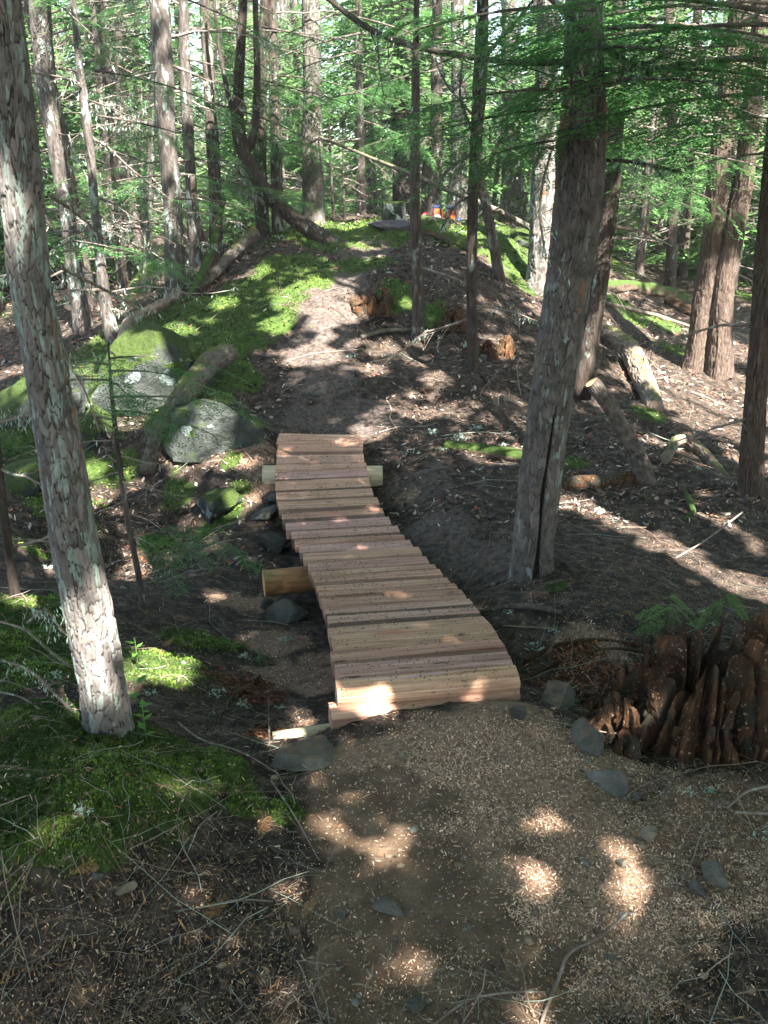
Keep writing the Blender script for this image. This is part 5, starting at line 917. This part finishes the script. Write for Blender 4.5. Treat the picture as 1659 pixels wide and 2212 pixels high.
# needles and bark scraps
x, y = scatter_xy(210000, .9, 13, 4, 1.75, .6); m_ = mask(BM, x, y, 9); d_ = mask(BD, x, y, 3); k = R.rand(len(x)) < (.6-.45*m_-.5*d_)*(1-.6*mask(BP, x, y, 5))*(.25+.75*sm(fbm(x*3.5, y*3.5, s=66), -.3, .3)); onb = (np.abs(x-np.interp(y, c[::-1, 1], c[::-1, 0])) < .33) & (y > 2.25) & (y < 6); k &= ~onb
x, y = x[k], y[k]; n = len(x); print('litter', n); flakes('needle_litter', 'dead needles and bark scraps covering the forest floor', 'litter', x, y, (.004+.018*R.rand(n)**1.8)*(.65+.25*y), (.0008+.0035*R.rand(n)**2)*(.65+.22*y), pal([(.1,.065,.04),(.17,.11,.065),(.07,.043,.03),(.04,.026,.018),(.24,.13,.055),(.13,.1,.08),(.09,.06,.05),(.3,.22,.15),(.05,.035,.025)], n, 5, .4), 6, .006, .35)
x, y = scatter_xy(75000, 4.5, 15, 24, 1.0, .6); k = (R.rand(len(x)) < (.75-.6*mask(BM, x, y, 9))*(1-.75*mask(BP, x, y, 5))*(.2+.8*sm(fbm(x*2.5, y*2.5, s=67), -.3, .3))) & ~((np.abs(x-np.interp(y, c[::-1, 1], c[::-1, 0])) < .36) & (y < 6))
x, y = x[k], y[k]; n = len(x); a = R.uniform(0, 6.28, n); l = R.uniform(.012, .05, n)*(.5+.1*y); z = H(x, y); d = np.stack([np.cos(a), np.sin(a), R.normal(.1, .35, n)], 1)*(l/2)[:, None]; w_ = np.stack([-np.sin(a), np.cos(a), R.normal(0, .4, n)], 1)*(l*R.uniform(.06, .3, n))[:, None]; c0 = np.stack([x, y, z+.012], 1)
tag(mesh('slope_litter', np.stack([c0-d-w_*.4, c0-d*.2+w_, c0+d+w_*.3, c0+d*.3-w_], 1).reshape(-1, 3), [np.arange(n*4).reshape(-1, 4)], M['col'], None, dict(Col=np.repeat(pal([(.13,.09,.065),(.05,.034,.026),(.22,.16,.125),(.03,.02,.015),(.33,.27,.23),(.14,.06,.035),(.08,.06,.05)], n, 25, .4), 4, 0)), False, (0, 0, 0)), 'bark flakes, needles and broken twigs over the slopes', 'litter', None, 'stuff')
# reddish rot crumbs
x, y = scatter_xy(120000, 1.5, 10, 14, 1.6); k = R.rand(len(x)) < mask(BX, x, y, 13, 2)*.6; k &= ~((np.abs(x-np.interp(y, c[::-1, 1], c[::-1, 0])) < .33) & (y > 2.25) & (y < 6)); x, y = x[k][:14000], y[k][:14000]; n = len(x); flakes('rotten_wood_crumbs', 'crumbled red rotten wood', 'debris', x, y, R.uniform(.006, .02, n)*(.7+.2*y), R.uniform(.004, .01, n)*(.7+.2*y), pal([(.14,.048,.022),(.22,.085,.04),(.07,.025,.014),(.17,.075,.042)], n, 15), 16, .012, .4)
# moss: little upright leaves
x, y = scatter_xy(800000, .95, 14, 7, 1.5, .6); k = R.rand(len(x)) < mask(BM, x, y, 9)*(.5+.5*sm(fbm(x*12, y*12, s=88), -.4, .2)); x, y = x[k][:130000], y[k][:130000]; n = len(x); print('moss', n)
z = H(x, y); a = R.uniform(0, 6.28, n); s = R.uniform(.0035, .0095, n)*(.5+.26*y); d = np.stack([np.cos(a), np.sin(a), R.uniform(.2, 1.3, n)], 1)*s[:, None]; w_ = np.stack([-np.sin(a), np.cos(a), R.uniform(-.4, .4, n)], 1)*(s*.38)[:, None]; c0 = np.stack([x, y, z-.002], 1)
V = np.stack([c0-w_*.5, c0+d*.6-w_, c0+d, c0+d*.5+w_], 1); lum = sm(fbm(x*4, y*4, s=99), -.3, .4)[:, None]
cl = (np.array([.028,.058,.009])*(1-lum)+np.array([.135,.21,.032])*lum)*(1+R.uniform(-.3, .3, (n, 1))); tag(mesh('moss_tufts', V.reshape(-1, 3), [np.arange(n*4).reshape(-1, 4)], M['mossleaf'], None, dict(Col=np.repeat(cl, 4, 0)), False, (0, 0, 0)), 'bright green moss cushions on the mounds and ridge', 'moss', None, 'stuff')
# fine twigs
def twigs(n, seed, y0, y1, l0, l1, r0, name='fine_twigs', cols=((.15,.115,.085),(.24,.19,.15),(.08,.055,.04),(.2,.22,.18),(.11,.07,.05)), lift=.01, den=None):
    x, y = scatter_xy(n, y0, y1, seed, 1.5, .6); r = np.random.RandomState(seed); k = r.rand(n) < 1-.85*mask(BD, x, y, 3)*(y > 1.35)
    k &= ~((np.abs(x-np.interp(y, c[::-1, 1], c[::-1, 0])) < .5) & (y > 2.15) & (y < 6.2)); x, y = x[k], y[k]; n = len(x); m = 6; a = r.uniform(0, 6.28, n); L = r.uniform(l0, l1, n)*(.6+.22*y)
    t = np.linspace(-.5, .5, m)[None]; bend = np.cumsum(r.normal(0, .16, (n, m)), 1); X = x[:, None]+L[:, None]*(t*np.cos(a)[:, None]-bend*.16*np.sin(a)[:, None]*1.5); Y = y[:, None]+L[:, None]*(t*np.sin(a)[:, None]+bend*.16*np.cos(a)[:, None]*1.5)
    Z = H(X.ravel(), Y.ravel()).reshape(X.shape); Z = np.maximum(Z, (Z[:, :1]+(Z[:, -1:]-Z[:, :1])*(t+.5)))+r0+r.uniform(0, lift, (n, 1)); P = np.stack([X, Y, Z], -1)
    rad = (r0*(.5+.25*y)*r.uniform(.5, 1.4, n))[:, None]*np.linspace(1, .45, m)[None]; sd = np.stack([-np.sin(a), np.cos(a), 0*a], 1)[:, None]; up = np.array([0, 0, 1.])
    V = np.stack([P+sd*rad[..., None], P+up*rad[..., None]*1.1, P-sd*rad[..., None]], 2); b = (np.arange(n)[:, None, None]*m+np.arange(m-1)[None, :, None])*3+np.arange(2)[None, None]; Fq = np.stack([b, b+1, b+4, b+3], -1).reshape(-1, 4)
    cc = pal(cols, n, seed+1); tag(mesh(name, V.reshape(-1, 3), [Fq], M['col'], None, dict(Col=np.repeat(cc, m*3, 0)), True, (0, 0, 0)), {'fine_twigs': 'dead twigs and rootlets scattered over the litter', 'brushwood': 'tangle of longer dead sticks on the slopes'}[name], 'twigs', None, 'stuff')
twigs(5200, 31, .95, 14, .03, .12, .0008); twigs(650, 32, 1., 15, .12, .4, .0014, 'brushwood', lift=.03)
# pebbles in the soil
x, y = scatter_xy(5000, .95, 4, 41, 1.5); k = R.rand(len(x)) < .12+.4*mask(BD, x, y, 3); x, y = x[k][:1300], y[k][:1300]; b = MB(); ico = bmesh.new(); bmesh.ops.create_icosphere(ico, subdivisions=1, radius=1); v0 = np.array([v.co[:] for v in ico.verts]); f0 = np.array([[v.index for v in f.verts] for f in ico.faces]); ico.free(); z = H(x, y)
for i in range(len(x)):
    s = R.uniform(.002, .007) if R.rand() < .94 else R.uniform(.008, .014); b.add(v0*R.uniform(.7, 1.3, (12, 1))*[s, s*R.uniform(.7, 1), s*.6]+[x[i], y[i], z[i]], f0, col=np.array([(.13,.1,.07),(.17,.13,.09),(.12,.12,.11),(.1,.075,.05)][i % 4])*R.uniform(.7, 1.3))
tag(b.out('pebbles', M['col'], None, smooth=False, loc=(0, 0, 0)), 'small stones and clods in the bare soil', 'pebbles', None, 'stuff')
# scraps of lichen fallen on the litter
x, y = scatter_xy(150, 1.6, 12, 43, .8, .6); k = (mask(BD, x, y, 3) < .5) & (mask(BP, x, y, 5) < .4) & ~((np.abs(x-np.interp(y, c[::-1, 1], c[::-1, 0])) < .4) & (y > 2.15) & (y < 6.2)); x, y = x[k], y[k]; z = H(x, y); out = []
for i in range(len(x)): s = R.uniform(.008, .022)*(.6+.16*y[i]); q = R.normal(0, 1, (26, 1, 3))*[s*.8, s*.8, s*.22]+R.normal(0, .3*s, (26, 4, 3)); out.append(q+[x[i], y[i], z[i]+s*.25])
tag(quads_obj('lichen_scraps', out, M['lichen'], None, loc=(0, 0, 0)), 'pale grey-green lichen scraps fallen on the litter', 'lichen', None, 'stuff')
# lichen beards on the limbs of the large trees
def beards(root, pts, n_, seed, s=.05):
    rs = np.random.RandomState(seed); out = []
    for p in pts:
        for _ in range(n_):
            a = rs.uniform(0, 6.28); l = s*.42*rs.uniform(.3, 1.6); o = np.array(p)+rs.normal(0, .012, 3); e = o+[rs.normal(0, .3)*l, rs.normal(0, .3)*l, -l]; w2 = np.array([math.cos(a), math.sin(a), 0])*l*.1; out.append([[o-w2, (o+e)/2-w2*1.6, e, (o+e)/2+w2]])
    tag(quads_obj('lichen_beard', [np.array(o) for o in out], M['lichen'], root), kind='stuff')
def limb_pts(root):
    out = []
    for ch in root.children:
        if ch.name.startswith('branch'):
            vs = np.array([v.co[:] for v in list(ch.data.vertices)[::7]])[:60] if len(ch.data.vertices) else []
            for v in vs: out.append(v+np.array(root.location))
    return out
for rr_, n_, s in [(tA, 3, .03), (tB, 3, .05), (tF, 3, .05), (tG, 2, .05), (tI, 2, .06)]+[(MR[i][0], 2, .08) for i in (2, 3, 4, 5, 6, 7, 11, 13)]: beards(rr_, limb_pts(rr_), n_, 5, s)
# fallen fronds and leaves that can be told apart
for u, v, lab, s in [(222,1875,'orange dead cedar frond on the dark litter at left',.05),(115,1795,'rust frond at the left edge of the litter',.03),(1205,2190-20,'small orange frond near the bottom of the sawdust',.025),(655,1985,'rust-brown leaf below the soil edge',.03),(440,1995,'curled brown bark flake at the bottom left',.04),(355,1400,'orange leaf on the moss right of the near leaning tree',.035),(580,1765,'dark red wood chip beside the soil landing',.04),(1560,1490,'bright orange wood splinter resting on the stump rubble',.05)]:
    p = G(u, v, .008); rs = np.random.RandomState(u); q = SP_NEAR[1]*(s/.62*2)@rot(rs.uniform(0, 6), .1).T*[1, 1, .4]+p; m2 = M['orangelog']; tag(quads_obj('dead_frond', [q], m2, None, loc=p), lab, 'frond')
# ------------------------------------------------------------------ misty air between the trees
hz = bpy.data.meshes.new('haze'); bmh = bmesh.new(); bmesh.ops.create_cube(bmh, size=1); bmh.to_mesh(hz); bmh.free(); ho = bpy.data.objects.new('haze', hz); C.objects.link(ho)
ho.scale = (420, 340, 40); ho.location = (0, 60, 18); mh = bpy.data.materials.new('haze'); mh.use_nodes = True; nh = mh.node_tree; nh.nodes.remove(nh.nodes['Principled BSDF']); pv = nh.nodes.new('ShaderNodeVolumePrincipled')
pv.inputs['Color'].default_value = (.9, .97, .95, 1); pv.inputs['Density'].default_value = .0013; nh.links.new(pv.outputs[0], nh.nodes['Material Output'].inputs['Volume']); hz.materials.append(mh); tag(ho, 'faint bright haze in the air of the wood', None, None, 'stuff')
print('objects', len(bpy.data.objects), 'tris', sum(len(m.loops)-2*len(m.polygons) for m in bpy.data.meshes))
